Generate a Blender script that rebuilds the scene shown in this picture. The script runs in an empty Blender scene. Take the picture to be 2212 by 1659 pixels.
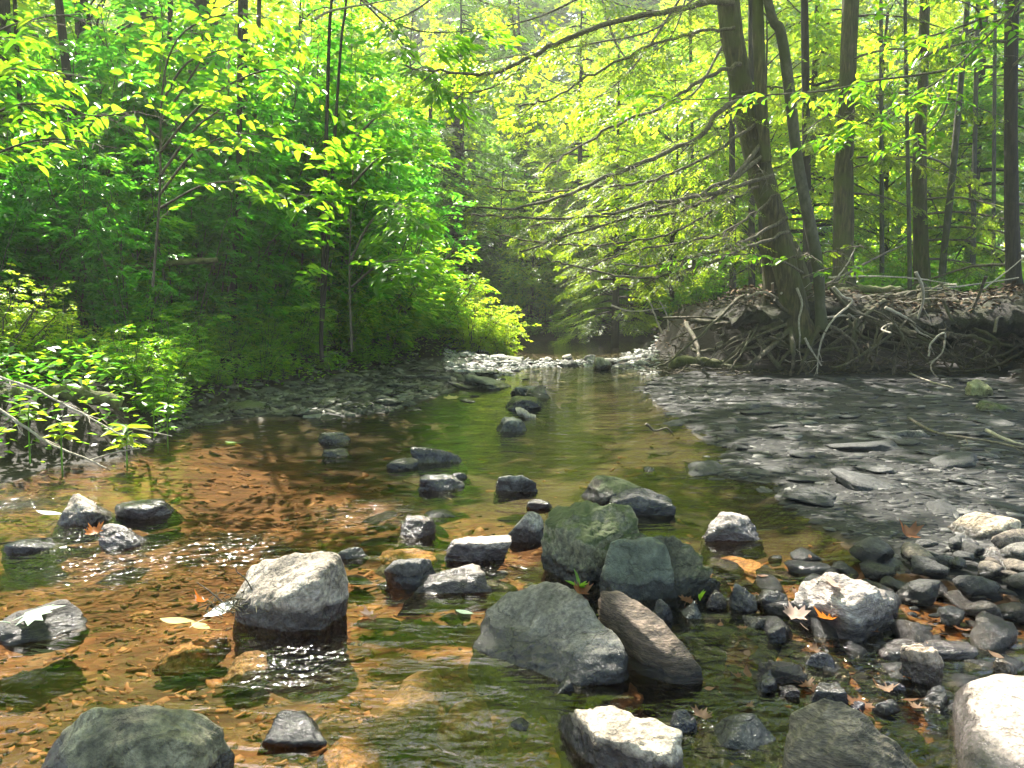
import bpy, bmesh, math, random
import numpy as np
from mathutils import Vector

# ------------------------------------------------------------------ camera, sky, sun, exposure
sc = bpy.context.scene
C = sc.collection
rng = np.random.default_rng(11)
random.seed(5)
CAM_H, PITCH, FPX = 1.1, math.radians(6.0), 1609.0
cam = bpy.data.cameras.new('camera'); camo = bpy.data.objects.new('camera', cam); C.objects.link(camo)
camo.location = (0, 0, CAM_H); camo.rotation_euler = (math.radians(90) - PITCH, 0, 0)
cam.angle = 2 * math.atan(1106 / FPX); cam.clip_start = 0.05; cam.clip_end = 500
sc.camera = camo
SUN_EL, SUN_AZ = math.radians(54), math.radians(-20)          # azimuth measured from the view direction, minus = left
SUN = np.array([math.sin(SUN_AZ) * math.cos(SUN_EL), math.cos(SUN_AZ) * math.cos(SUN_EL), math.sin(SUN_EL)])
w = bpy.data.worlds.new('World'); sc.world = w; w.use_nodes = True
nt = w.node_tree; nt.nodes.clear()
sky = nt.nodes.new('ShaderNodeTexSky'); sky.sky_type = 'NISHITA'; sky.sun_disc = False
sky.sun_elevation = SUN_EL; sky.sun_rotation = SUN_AZ; sky.air_density = 1.0; sky.dust_density = 2.5
bgn = nt.nodes.new('ShaderNodeBackground'); bgn.inputs['Strength'].default_value = 0.11
wo = nt.nodes.new('ShaderNodeOutputWorld')
nt.links.new(sky.outputs[0], bgn.inputs[0]); nt.links.new(bgn.outputs[0], wo.inputs[0])
sl = bpy.data.lights.new('sun', 'SUN'); sl.energy = 5.0; sl.angle = math.radians(0.5); sl.color = (1, 0.94, 0.83)
so = bpy.data.objects.new('sun', sl); C.objects.link(so)
so.rotation_euler = Vector(SUN).to_track_quat('Z', 'Y').to_euler(); so.location = SUN * 60
sc.view_settings.view_transform = 'Standard'; sc.view_settings.look = 'None'
sc.view_settings.exposure = 2.27; sc.view_settings.gamma = 1.0
cy = sc.cycles
cy.max_bounces = 8; cy.diffuse_bounces = 4; cy.glossy_bounces = 3; cy.transmission_bounces = 5
cy.transparent_max_bounces = 12; cy.caustics_reflective = False; cy.caustics_refractive = False
cy.use_denoising = True; cy.sample_clamp_indirect = 6.0; cy.use_adaptive_sampling = True; cy.adaptive_threshold = 0.015

# ------------------------------------------------------------------ helpers
def ray(px, py):
    cx = (px - 1106) / FPX; cyy = -(py - 829.5) / FPX
    s, c = math.sin(PITCH), math.cos(PITCH)
    return np.array([cx, c + cyy * s, -s + cyy * c])
def G(px, py, z=0.0):                       # where that line of sight meets the height z
    d = ray(px, py); t = (z - CAM_H) / d[2]
    return np.array([d[0] * t, d[1] * t, z])
def P(px, py, Y):                           # the point of that line of sight at the distance Y
    d = ray(px, py); t = Y / d[1]
    return np.array([d[0] * t, Y, CAM_H + d[2] * t])
def M(px, Y): return px * Y / FPX
def norm(a):
    a = np.asarray(a, float); return a / np.maximum(np.linalg.norm(a, axis=-1, keepdims=True), 1e-9)
def _h(ix, iy, iz, s):
    n = (ix * 374761393 + iy * 668265263 + iz * 2147483647 + s * 1274126177) & 0xFFFFFFFF
    n = ((n ^ (n >> 13)) * 1274126177) & 0xFFFFFFFF
    return ((n ^ (n >> 16)) & 0xFFFF) / 65535.0
def vnoise(p, seed=0):
    p = np.asarray(p, float); i = np.floor(p).astype(np.int64); f = p - i; f = f * f * (3 - 2 * f)
    r = 0
    for a in (0, 1):
        for b in (0, 1):
            for c in (0, 1):
                wgt = (f[:, 0] if a else 1 - f[:, 0]) * (f[:, 1] if b else 1 - f[:, 1]) * (f[:, 2] if c else 1 - f[:, 2])
                r = r + wgt * _h(i[:, 0] + a, i[:, 1] + b, i[:, 2] + c, seed)
    return r * 2 - 1
def fbm(p, oct=4, seed=0):
    r, a = 0, 1.0
    for o in range(oct):
        r = r + a * vnoise(p * (2 ** o) + 17.3 * o, seed + o); a *= 0.5
    return r
def sstep(a, b, x):
    t = np.clip((x - a) / (b - a), 0, 1); return t * t * (3 - 2 * t)

class MB:                                    # collects vertices and faces, links ONE mesh object
    def __init__(s): s.v = []; s.f = []; s.r = []; s.n = 0
    def add(s, V, F, rnd=None):
        V = np.asarray(V, float).reshape(-1, 3); F = np.asarray(F, int)
        if len(F) == 0: return
        s.v.append(V); s.f.append(F + s.n); s.n += len(V)
        s.r.append(np.full(len(F), 0.5) if rnd is None else np.asarray(rnd, float))
    def mesh(s, name, mat, smooth=True):
        me = bpy.data.meshes.new(name)
        if not s.v: return me
        V = np.concatenate(s.v)
        me.vertices.add(len(V)); me.vertices.foreach_set('co', V.astype(np.float32).ravel())
        idx = np.concatenate([f.ravel() for f in s.f]); tot = np.concatenate([np.full(len(f), f.shape[1]) for f in s.f])
        me.loops.add(len(idx)); me.loops.foreach_set('vertex_index', idx.astype(np.int32))
        st = np.concatenate([[0], np.cumsum(tot)[:-1]])
        me.polygons.add(len(tot)); me.polygons.foreach_set('loop_start', st.astype(np.int32)); me.polygons.foreach_set('loop_total', tot.astype(np.int32))
        if smooth: me.polygons.foreach_set('use_smooth', np.ones(len(tot), bool))
        at = me.attributes.new('rnd', 'FLOAT', 'FACE'); at.data.foreach_set('value', np.concatenate(s.r).astype(np.float32))
        me.update(calc_edges=True); me.materials.append(mat)
        return me
    def build(s, name, mat, parent=None, smooth=True):
        return link(name, s.mesh(name, mat, smooth), parent)
def link(name, me, parent=None):
    o = bpy.data.objects.new(name, me); C.objects.link(o)
    if parent is not None: o.parent = parent
    return o
def tag(o, label=None, cat=None, group=None, kind=None):
    if label: o['label'] = label
    if cat: o['category'] = cat
    if group: o['group'] = group
    if kind: o['kind'] = kind
    return o
def empty(name, loc=(0, 0, 0), label=None, cat=None, group=None):
    o = bpy.data.objects.new(name, None); C.objects.link(o); o.location = loc; o.empty_display_size = 0.1
    return tag(o, label, cat, group)
def copy_tree(o):
    c = o.copy(); C.objects.link(c)
    for ch in list(o.children):
        k = ch.copy(); C.objects.link(k); k.parent = c
    return c
def catmull(pts, n):
    p = np.asarray(pts, float); q = np.vstack([2 * p[0] - p[1], p, 2 * p[-1] - p[-2]])
    t = np.linspace(0, len(p) - 1 - 1e-6, n); i = t.astype(int); u = (t - i)[:, None]
    a, b, c, d = q[i], q[i + 1], q[i + 2], q[i + 3]
    return 0.5 * (2 * b + (c - a) * u + (2 * a - 5 * b + 4 * c - d) * u ** 2 + (3 * b - a - 3 * c + d) * u ** 3)
def tube(mb, pts, rad, seg=6, rough=0.0, seed=0, cap=True):
    pts = np.asarray(pts, float); rad = np.asarray(rad, float); n = len(pts)
    tan = norm(np.gradient(pts, axis=0)); ref = np.array([0, 0, 1.0]) if abs(tan[:, 2]).mean() < 0.8 else np.array([0, 1.0, 0])
    u = norm(np.cross(tan, ref)); v = np.cross(tan, u)
    a = np.linspace(0, 2 * math.pi, seg, endpoint=False)
    rr = rad[:, None] * np.ones((1, seg))
    if rough:
        q = np.stack(np.broadcast_arrays(np.cos(a)[None] * 2.2 + seed, np.sin(a)[None] * 2.2, np.arange(n)[:, None] * 0.35), -1).reshape(-1, 3)
        rr = rr * (1 + rough * fbm(q, 3, seed).reshape(n, seg))
    V = pts[:, None] + rr[..., None] * (np.cos(a)[None, :, None] * u[:, None] + np.sin(a)[None, :, None] * v[:, None])
    i = np.arange(n - 1)[:, None] * seg; j = np.arange(seg)[None]; k = (np.arange(seg) + 1)[None] % seg
    F = np.stack([i + j, i + k, i + seg + k, i + seg + j], -1).reshape(-1, 4)
    mb.add(V, F)
    if cap:
        mb.add(V[0], np.arange(seg)[None, ::-1]); mb.add(V[-1], np.arange(seg)[None])

# leaf shapes in (along, across, up); two folded quads or one rhombus
LEAF2 = (np.array([[0, 0, 0], [.30, .46, .10], [.68, .36, .06], [1, 0, -.10], [.68, -.36, .06], [.30, -.46, .10], [.5, 0, -.02]]), np.array([[0, 6, 2, 1], [6, 3, 2, 2], [0, 5, 4, 6], [6, 4, 3, 3]]))
LEAF2 = (LEAF2[0][:6], np.array([[0, 3, 2, 1], [0, 5, 4, 3]]))
LEAF1 = (np.array([[0, 0, 0], [.42, .5, .08], [1, 0, -.06], [.42, -.5, .08]]), np.array([[0, 3, 2, 1]]))
def leaves(mb, o, d, n, L, W, shape=LEAF1, rnd=None):
    o = np.asarray(o); k = len(o)
    if k == 0: return
    d = norm(d); s = norm(np.cross(n, d)); n = np.cross(d, s)
    L = np.broadcast_to(L, (k,)); W = np.broadcast_to(W, (k,))
    T, F = shape
    V = o[:, None] + d[:, None] * (T[None, :, 0, None] * L[:, None, None]) + s[:, None] * (T[None, :, 1, None] * W[:, None, None]) + n[:, None] * (T[None, :, 2, None] * L[:, None, None])
    Fa = (F[None] + (np.arange(k) * len(T))[:, None, None]).reshape(-1, F.shape[1])
    r = rng.random(k) if rnd is None else rnd
    mb.add(V.reshape(-1, 3), Fa, np.repeat(r, len(F)))

def spray_t(n, L, fan=0.5, droop=0.15, side=2):      # one flat spray of leaves: positions, directions, normals
    pos, dr, nr, tw = [], [], [], []
    for i in range(n):
        t = (i + 0.6) / n; b = rng.integers(0, side + 1); sgn = 1 if i % 2 else -1
        if b == 0: p = np.array([t * L, 0, 0]); a = sgn * rng.uniform(.5, 1.1)
        else:
            t0 = rng.uniform(.15, .6); an = sgn * fan * rng.uniform(.7, 1.3); l = rng.uniform(.15, .55) * L
            p = np.array([t0 * L + math.cos(an) * l, math.sin(an) * l, 0]); a = an + rng.uniform(-.9, .9)
        p[2] = -droop * (p[0] / L) ** 2 * L + rng.normal(0, .03 * L)
        pos.append(p); dr.append([math.cos(a), math.sin(a), rng.uniform(-.45, .1)]); nr.append([rng.normal(0, .28), rng.normal(0, .28), 1])
    return np.array(pos), norm(dr), norm(nr)
def needle_t(n_side, L, k, fan=0.9):                 # feather of hemlock twiglets, each a few short narrow tufts
    pos, dr, nr = [], [], []
    for i in range(n_side):
        t = (i + .7) / n_side; ll = L * .45 * (1 - .65 * t) * rng.uniform(.7, 1.2)
        for sgn in (1, -1):
            a = sgn * fan * rng.uniform(.75, 1.1)
            for j in range(k):
                q = (j + .3) / k * ll
                pos.append([t * L + math.cos(a) * q, math.sin(a) * q, -.15 * L * t * t - .12 * q]); aa = a + rng.normal(0, .25)
                dr.append([math.cos(aa), math.sin(aa), rng.uniform(-.4, .1)]); nr.append([rng.normal(0, .3), rng.normal(0, .3), 1])
    return np.array(pos), norm(dr), norm(nr)
def place(T, pos, dirs, scale, upj=0.25):
    tp, td, tn = T; pos = np.asarray(pos, float); S = len(pos)
    x = norm(dirs); up = np.array([0, 0, 1.0]) + rng.normal(0, upj, (S, 3)); y = norm(np.cross(up, x)); z = np.cross(x, y)
    R = np.stack([x, y, z], -1)
    sc_ = np.broadcast_to(scale, (S,))[:, None, None]
    o = pos[:, None] + np.einsum('sij,tj->sti', R, tp) * sc_
    d = np.einsum('sij,tj->sti', R, td); n = np.einsum('sij,tj->sti', R, tn)
    return o.reshape(-1, 3), d.reshape(-1, 3), n.reshape(-1, 3)
def layered(cen, rad, nclump, per, flat=0.3, shell=0.4):   # spray positions in flattened clumps inside an ellipsoid
    cen = np.asarray(cen, float); rad = np.asarray(rad, float)
    c = norm(rng.normal(0, 1, (nclump, 3))) * (rng.random((nclump, 1)) ** shell)
    c = cen + c * rad
    cs = rng.uniform(.14, .34, nclump) * rad[:2].mean()
    p = np.repeat(c, per, 0) + rng.normal(0, 1, (nclump * per, 3)) * np.repeat(cs, per)[:, None] * np.array([1, 1, flat])
    out = p - cen; out[:, 2] *= .1
    d = norm(norm(out) + rng.normal(0, .55, out.shape) * np.array([1, 1, .35]) + np.array([0, 0, -.12]))
    return p, d, c

# ------------------------------------------------------------------ materials
def newmat(name):
    m = bpy.data.materials.new(name); m.use_nodes = True; t = m.node_tree; t.nodes.clear()
    return m, t, (lambda ty, **k: _node(t, ty, k)), (lambda a, b: t.links.new(a, b))
def _node(t, ty, k):
    n = t.nodes.new('ShaderNode' + ty)
    for a, b in k.items():
        if a.startswith('i_'): n.inputs[a[2:].replace('_', ' ')].default_value = b
        else: setattr(n, a, b)
    return n
def ramp(N, stops, interp='LINEAR'):
    r = N('ValToRGB'); cr = r.color_ramp; cr.interpolation = interp
    while len(cr.elements) > len(stops): cr.elements.remove(cr.elements[-1])
    while len(cr.elements) < len(stops): cr.elements.new(1)
    for e, (p, c) in zip(cr.elements, stops): e.position = p; e.color = (*c, 1) if len(c) == 3 else c
    return r
def leafmat(name, cols, trans, tmix=0.5, rough=0.38, spec=0.5):
    m, t, N, Lk = newmat(name)
    at = N('Attribute', attribute_name='rnd'); pos = N('NewGeometry')
    ns = N('TexNoise', i_Scale=0.7, i_Detail=2.0); Lk(pos.outputs['Position'], ns.inputs['Vector'])
    mx = N('Math', operation='MULTIPLY_ADD'); mx.inputs[1].default_value = 0.75
    ad = N('Math', operation='MULTIPLY'); ad.inputs[1].default_value = 0.3
    Lk(ns.outputs[0], ad.inputs[0]); Lk(at.outputs['Fac'], mx.inputs[0]); Lk(ad.outputs[0], mx.inputs[2])
    k = len(cols) - 1
    r1 = ramp(N, [(.1 + .8 * i / k, c) for i, c in enumerate(cols)]); r2 = ramp(N, [(.1 + .8 * i / k, c) for i, c in enumerate(trans)])
    Lk(mx.outputs[0], r1.inputs[0]); Lk(mx.outputs[0], r2.inputs[0])
    p = N('BsdfPrincipled', i_Roughness=rough); p.inputs['Specular IOR Level'].default_value = spec
    tr = N('BsdfTranslucent'); mi = N('MixShader', i_Fac=tmix); ou = N('OutputMaterial')
    Lk(r1.outputs[0], p.inputs['Base Color']); Lk(r2.outputs[0], tr.inputs['Color'])
    Lk(p.outputs[0], mi.inputs[1]); Lk(tr.outputs[0], mi.inputs[2]); Lk(mi.outputs[0], ou.inputs[0])
    return m
def barkmat(name, c1, c2, c3, scale=9, stretch=0.13, moss=None, bump=0.6, rough=.9):
    m, t, N, Lk = newmat(name)
    tc = N('NewGeometry'); mp = N('Mapping'); mp.inputs['Scale'].default_value = (1, 1, stretch); Lk(tc.outputs['Position'], mp.inputs[0])
    n1 = N('TexNoise', i_Scale=scale * 3, i_Detail=6.0, i_Roughness=.65); Lk(mp.outputs[0], n1.inputs['Vector'])
    n2 = N('TexNoise', i_Scale=scale * .35, i_Detail=3.0); Lk(tc.outputs['Position'], n2.inputs['Vector'])
    r = ramp(N, [(.3, c1), (.5, c2), (.72, c3)]); Lk(n1.outputs[0], r.inputs[0])
    col = r.outputs[0]
    if moss:
        mr = ramp(N, [(.40, (0, 0, 0)), (.62, (.85, .85, .85))]); Lk(n2.outputs[0], mr.inputs[0])
        mm = N('MixRGB'); mm.inputs[2].default_value = (*moss, 1); Lk(mr.outputs[0], mm.inputs[0]); Lk(col, mm.inputs[1]); col = mm.outputs[0]
    p = N('BsdfPrincipled', i_Roughness=rough); Lk(col, p.inputs['Base Color'])
    b = N('Bump', i_Strength=min(1, bump * 1.5), i_Distance=.05); Lk(n1.outputs[0], b.inputs['Height']); Lk(b.outputs[0], p.inputs['Normal'])
    ou = N('OutputMaterial'); Lk(p.outputs[0], ou.inputs[0]); return m
def rockmat(name, c1, c2, c3, moss=0.0, wetz=0.06, wetn=0.05, speck=0.62, layer=0.0, rough=.75, mosscol=(.045, .06, .015)):
    m, t, N, Lk = newmat(name)
    tc = N('TexCoord'); g = N('NewGeometry'); oi = N('ObjectInfo')
    n1 = N('TexNoise', i_Scale=7.0, i_Detail=7.0, i_Roughness=.62); n2 = N('TexNoise', i_Scale=60.0, i_Detail=5.0, i_Roughness=.7); n3 = N('TexNoise', i_Scale=7.0, i_Detail=5.0, i_Roughness=.7)
    mpv = N('Mapping'); mpv.inputs['Scale'].default_value = (1, 1, 1 + layer * 6); mpv.inputs['Rotation'].default_value = (.3, .2, 0)
    Lk(tc.outputs['Object'], mpv.inputs[0])
    for n in (n1, n2): Lk(mpv.outputs[0], n.inputs['Vector'])
    Lk(g.outputs['Position'], n3.inputs['Vector'])
    r = ramp(N, [(.34, c1), (.5, c2), (.64, c3)]); Lk(n1.outputs[0], r.inputs[0])
    sp = ramp(N, [(.35, (1 - speck,) * 3), (.65, (1 + speck * .6,) * 3)]); Lk(n2.outputs[0], sp.inputs[0])
    ml = N('MixRGB', blend_type='MULTIPLY', i_Fac=1.0); Lk(r.outputs[0], ml.inputs[1]); Lk(sp.outputs[0], ml.inputs[2])
    tn = N('MixRGB', blend_type='MULTIPLY', i_Fac=1.0); Lk(ml.outputs[0], tn.inputs[1]); Lk(oi.outputs['Color'], tn.inputs[2])
    col = tn.outputs[0]
    sx = N('SeparateXYZ'); Lk(g.outputs['Position'], sx.inputs[0])
    if moss > 0:
        sn = N('SeparateXYZ'); Lk(g.outputs['Normal'], sn.inputs[0])
        a = N('Math', operation='MULTIPLY_ADD'); a.inputs[1].default_value = .35; Lk(sn.outputs[2], a.inputs[0]); Lk(n1.outputs[0], a.inputs[2])
        mr = ramp(N, [(.82 - moss * .4, (0, 0, 0)), (.92 - moss * .4, (1, 1, 1))]); Lk(a.outputs[0], mr.inputs[0])
        mm = N('MixRGB'); mm.inputs[2].default_value = (*mosscol, 1); Lk(mr.outputs[0], mm.inputs[0]); Lk(col, mm.inputs[1]); col = mm.outputs[0]
    # wet band above the water line
    wa = N('Math', operation='MULTIPLY_ADD'); wa.inputs[1].default_value = -wetn * 2; Lk(n3.outputs[0], wa.inputs[0]); Lk(sx.outputs[2], wa.inputs[2])
    wr = N('MapRange'); wr.inputs['From Min'].default_value = wetz - wetn; wr.inputs['From Max'].default_value = wetz - wetn + .02
    Lk(wa.outputs[0], wr.inputs['Value'])
    dk = N('MixRGB', blend_type='MULTIPLY', i_Fac=1.0); Lk(col, dk.inputs[1]); dk.inputs[2].default_value = (.17, .165, .185, 1)
    cm = N('MixRGB'); Lk(wr.outputs[0], cm.inputs[0]); Lk(dk.outputs[0], cm.inputs[1]); Lk(col, cm.inputs[2])
    rm = N('MapRange'); rm.inputs['To Min'].default_value = .17; rm.inputs['To Max'].default_value = rough; Lk(wr.outputs[0], rm.inputs['Value'])
    p = N('BsdfPrincipled'); Lk(rm.outputs[0], p.inputs['Roughness'])
    dsx = N('VectorMath', operation='MULTIPLY_ADD'); dsx.inputs[1].default_value = (.22, .22, .22); Lk(n1.outputs['Color'], dsx.inputs[0]); Lk(mpv.outputs[0], dsx.inputs[2])
    vo = N('TexVoronoi', feature='DISTANCE_TO_EDGE', i_Scale=4.5); Lk(dsx.outputs[0], vo.inputs['Vector'])
    vr = ramp(N, [(0, (0, 0, 0)), (.035, (1, 1, 1))]); Lk(vo.outputs[0], vr.inputs[0])
    b0 = N('Bump', i_Strength=.8, i_Distance=.04); Lk(n1.outputs[0], b0.inputs['Height'])
    b = N('Bump', i_Strength=.8, i_Distance=.010); Lk(n2.outputs[0], b.inputs['Height']); Lk(b0.outputs[0], b.inputs['Normal'])
    b2 = N('Bump', i_Strength=.45, i_Distance=.012); Lk(vr.outputs[0], b2.inputs['Height']); Lk(b.outputs[0], b2.inputs['Normal'])
    ck = ramp(N, [(0, (.5, .48, .46)), (.03, (1, 1, 1))]); Lk(vo.outputs[0], ck.inputs[0]); cx = N('MixRGB', blend_type='MULTIPLY', i_Fac=.8); Lk(cm.outputs[0], cx.inputs[1]); Lk(ck.outputs[0], cx.inputs[2]); Lk(cx.outputs[0], p.inputs['Base Color'])
    Lk(b2.outputs[0], p.inputs['Normal'])
    ou = N('OutputMaterial'); Lk(p.outputs[0], ou.inputs[0]); return m
def flakemat(name, cols, rough=.5, wetz=None):
    m, t, N, Lk = newmat(name)
    at = N('Attribute', attribute_name='rnd'); g = N('NewGeometry')
    n = N('TexNoise', i_Scale=35.0, i_Detail=4.0); Lk(g.outputs['Position'], n.inputs['Vector'])
    r = ramp(N, [(i / (len(cols) - 1), c) for i, c in enumerate(cols)]); Lk(at.outputs['Fac'], r.inputs[0])
    sp = ramp(N, [(.3, (.65,) * 3), (.7, (1.25,) * 3)]); Lk(n.outputs[0], sp.inputs[0])
    ml = N('MixRGB', blend_type='MULTIPLY', i_Fac=1.0); Lk(r.outputs[0], ml.inputs[1]); Lk(sp.outputs[0], ml.inputs[2])
    p = N('BsdfPrincipled', i_Roughness=rough + .12); p.inputs['Specular IOR Level'].default_value = .25; Lk(ml.outputs[0], p.inputs['Base Color'])
    b = N('Bump', i_Strength=.5, i_Distance=.008); Lk(n.outputs[0], b.inputs['Height']); Lk(b.outputs[0], p.inputs['Normal'])
    ou = N('OutputMaterial'); Lk(p.outputs[0], ou.inputs[0]); return m
def plain(name, col, rough=.6, trans=None):
    m, t, N, Lk = newmat(name); g = N('NewGeometry'); n = N('TexNoise', i_Scale=40.0, i_Detail=3.0); Lk(g.outputs['Position'], n.inputs['Vector'])
    r = ramp(N, [(.3, tuple(c * .65 for c in col)), (.7, tuple(min(1, c * 1.25) for c in col))]); Lk(n.outputs[0], r.inputs[0])
    p = N('BsdfPrincipled', i_Roughness=rough); Lk(r.outputs[0], p.inputs['Base Color']); ou = N('OutputMaterial')
    if trans:
        tr = N('BsdfTranslucent'); tr.inputs[0].default_value = (*trans, 1); mi = N('MixShader', i_Fac=.4); Lk(p.outputs[0], mi.inputs[1]); Lk(tr.outputs[0], mi.inputs[2]); Lk(mi.outputs[0], ou.inputs[0])
    else: Lk(p.outputs[0], ou.inputs[0])
    return m

MT = {}
MT['leaf_dark'] = leafmat('understory_leaf', [(.03, .10, .012), (.045, .14, .016), (.07, .18, .02)], [(.07, .34, .02), (.12, .48, .022), (.22, .62, .025)], .57, .3)
MT['leaf_mid'] = leafmat('green_leaf', [(.035, .10, .014), (.055, .14, .018), (.08, .17, .02)], [(.16, .48, .015), (.28, .61, .018), (.42, .72, .022)], .58, .4)
MT['leaf_yellow'] = leafmat('sunny_leaf', [(.07, .14, .015), (.10, .18, .018), (.15, .21, .02)], [(.34, .66, .03), (.54, .78, .03), (.80, .86, .04)], .6, .42)
MT['leaf_bush'] = leafmat('bush_leaf', [(.05, .12, .016), (.08, .16, .02), (.12, .2, .03)], [(.2, .42, .02), (.36, .54, .025), (.5, .62, .03)], .5, .4)
MT['leaf_bright'] = leafmat('bright_leaf', [(.03, .09, .014), (.06, .15, .018), (.12, .2, .02)], [(.13, .44, .015), (.27, .60, .018), (.60, .80, .03)], .56, .3)
MT['needle'] = leafmat('hemlock_needle', [(.03, .07, .012), (.05, .10, .016), (.08, .13, .02)], [(.22, .42, .015), (.38, .56, .02), (.56, .68, .03)], .52, .45)
MT['needle_dark'] = leafmat('dark_hemlock_needle', [(.014, .042, .012), (.022, .06, .014), (.035, .085, .018)], [(.08, .22, .012), (.14, .32, .014), (.22, .40, .02)], .48, .5)
MT['bark'] = barkmat('hemlock_bark', (.012, .009, .005), (.055, .044, .02), (.15, .125, .055), 9, .13, (.06, .07, .014))
MT['bark_dark'] = barkmat('dark_bark', (.010, .008, .006), (.026, .02, .014), (.05, .04, .028), 9, .13, None)
MT['bark_grey'] = barkmat('grey_bark', (.03, .028, .022), (.065, .06, .045), (.11, .10, .075), 6, .5, (.04, .045, .015), .3)
MT['twig'] = barkmat('twig_bark', (.04, .032, .022), (.10, .082, .058), (.20, .17, .13), 12, .6, None, .3)
MT['stick'] = barkmat('bleached_wood', (.20, .17, .13), (.36, .31, .25), (.52, .46, .38), 14, .6, None, .4, .7)
MT['root'] = barkmat('root_wood', (.018, .014, .009), (.065, .05, .032), (.20, .16, .11), 8, .6, (.055, .055, .016), .6, .8)
MT['mosslog'] = barkmat('mossy_log_bark', (.04, .035, .018), (.09, .09, .03), (.18, .17, .07), 7, .7, (.07, .085, .015), .6)
MT['r_grey'] = rockmat('grey_rock', (.10, .095, .09), (.19, .18, .165), (.30, .285, .26))
MT['r_tan'] = rockmat('tan_rock', (.17, .14, .11), (.30, .25, .20), (.42, .37, .31), rough=.8)
MT['r_pink'] = rockmat('pinkish_rock', (.20, .165, .145), (.36, .31, .28), (.54, .49, .45), layer=.2)
MT['r_moss'] = rockmat('mossy_rock', (.06, .062, .045), (.11, .112, .08), (.19, .19, .13), moss=.52)
MT['r_green'] = rockmat('greenish_slate', (.055, .06, .05), (.10, .107, .088), (.16, .165, .14), speck=.35)
MT['r_dark'] = rockmat('dark_rock', (.035, .033, .032), (.065, .06, .058), (.11, .105, .10), wetz=.05, wetn=.05)
MT['r_wet'] = rockmat('wet_rock', (.06, .058, .062), (.11, .105, .11), (.19, .18, .19), wetz=.4, wetn=.02)
MT['r_lichen'] = rockmat('lichen_rock', (.05, .048, .035), (.12, .118, .085), (.26, .25, .19), wetz=.075, wetn=.06, speck=.5)
MT['r_slab'] = rockmat('layered_slab', (.04, .035, .03), (.09, .075, .06), (.17, .14, .115), layer=.5, wetz=.03)
MT['r_brown'] = rockmat('brown_rock', (.13, .075, .04), (.22, .13, .07), (.30, .19, .11), wetz=-.5)

# ------------------------------------------------------------------ the ground and the water
def gl(pts): return [tuple(G(*p)[:2]) for p in pts]
WATER = [(-6, -3), (-7, 3.6)] + gl([(-300, 1075), (0, 1045), (120, 1012), (240, 996), (330, 962), (395, 930), (450, 912), (560, 905), (700, 905), (830, 893), (900, 870), (960, 850), (1010, 830), (1060, 812), (1045, 795), (1000, 784), (1010, 770), (1075, 757), (1060, 745), (1120, 735), (1250, 733), (1392, 733), (1398, 745), (1370, 762), (1400, 775), (1440, 792), (1465, 806), (1400, 822), (1380, 845), (1430, 880), (1510, 940), (1540, 975), (1510, 1015), (1530, 1038), (1600, 1045), (1640, 1046), (1655, 1090), (1740, 1122), (1860, 1180), (1950, 1235), (2060, 1262), (2212, 1300), (2500, 1360)]) + [(3.6, 1.2), (4, -3)]
LBANK = [(-60, 2.5), (-6.5, 4.6)] + gl([(-150, 1030), (0, 1012), (230, 985), (330, 945), (400, 893), (560, 858), (800, 806), (900, 781), (1000, 768), (1060, 752), (1085, 740), (1100, 733)]) + [(0, 26), (0, 75), (-60, 75)]
RBANK = gl([(1396, 739), (1402, 762), (1450, 787), (1600, 795), (1750, 795), (1800, 792), (2000, 792), (2120, 800), (2260, 862), (2400, 930), (2700, 1000)]) + [(9, 4), (12, -3), (60, -3), (60, 75), (3, 75), (3, 26)]
FBANK = [(-60, 24.2), (-.3, 24.2), (1.5, 24.8), (3.2, 25.2), (4.4, 26.5), (60, 26.5), (60, 90), (-60, 90)]
def sdist(x, y, poly):                       # signed distance, positive inside
    p = np.stack([x, y], -1); q = np.array(poly); n = len(q); dm = np.full(len(x), 1e9); ins = np.zeros(len(x), bool)
    for i in range(n):
        a, b = q[i], q[(i + 1) % n]; e = b - a; wv = p - a
        t = np.clip((wv @ e) / (e @ e + 1e-12), 0, 1); dm = np.minimum(dm, np.linalg.norm(wv - t[:, None] * e, axis=1))
        c = ((a[1] > y) != (b[1] > y)); xi = (b[0] - a[0]) * (y - a[1]) / (b[1] - a[1] + 1e-12) + a[0]
        ins ^= c & (x < xi)
    return np.where(ins, dm, -dm)
def height(x, y, fine=True):
    x = np.atleast_1d(np.asarray(x, float)); y = np.atleast_1d(np.asarray(y, float))
    dw = sdist(x, y, WATER); dl = sdist(x, y, LBANK); dr = sdist(x, y, RBANK); df = sdist(x, y, FBANK)
    q = np.stack([x, y, 0 * x], -1)
    wob = .12 * fbm(q * .9, 3, 3); dw = dw + wob * .5
    h = np.where(dw > 0, -.05 * sstep(0, .12, dw) - .10 * sstep(.1, 1.2, dw),   .019 * sstep(0, .15, -dw) + .022 * np.minimum(-dw, 1.5))
    hl = .38 * sstep(-.05, .55, dl + wob) + .05 * np.clip(dl, 0, 50) ; hr = 1.02 * sstep(-.1, .9, dr + wob) + .03 * np.clip(dr, 0, 50)
    hf = .5 * sstep(-.05, 1.2, df) + .10 * np.clip(df, 0, 60)
    h = h + np.maximum(np.maximum(hl, hr), hf)
    h = h + np.where(dw > 0, .075 * np.exp(-(((x - 1.12) / .75) ** 2 + ((y - 2.25) / .6) ** 2)), 0)
    h = h + np.where(dw > 0, .15 * np.exp(-((y - 14.1) / 1.0) ** 2), 0)
    rough = fbm(q * 2.3, 4, 9)
    h = h + rough * np.where(dw > 0, .022, .014) + rough * .10 * sstep(.3, 1.5, np.maximum(np.maximum(dl, dr), df))
    if fine: h = h + .006 * fbm(q * 14, 3, 21)
    return h
def H(x, y): return float(height(x, y)[0])
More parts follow.
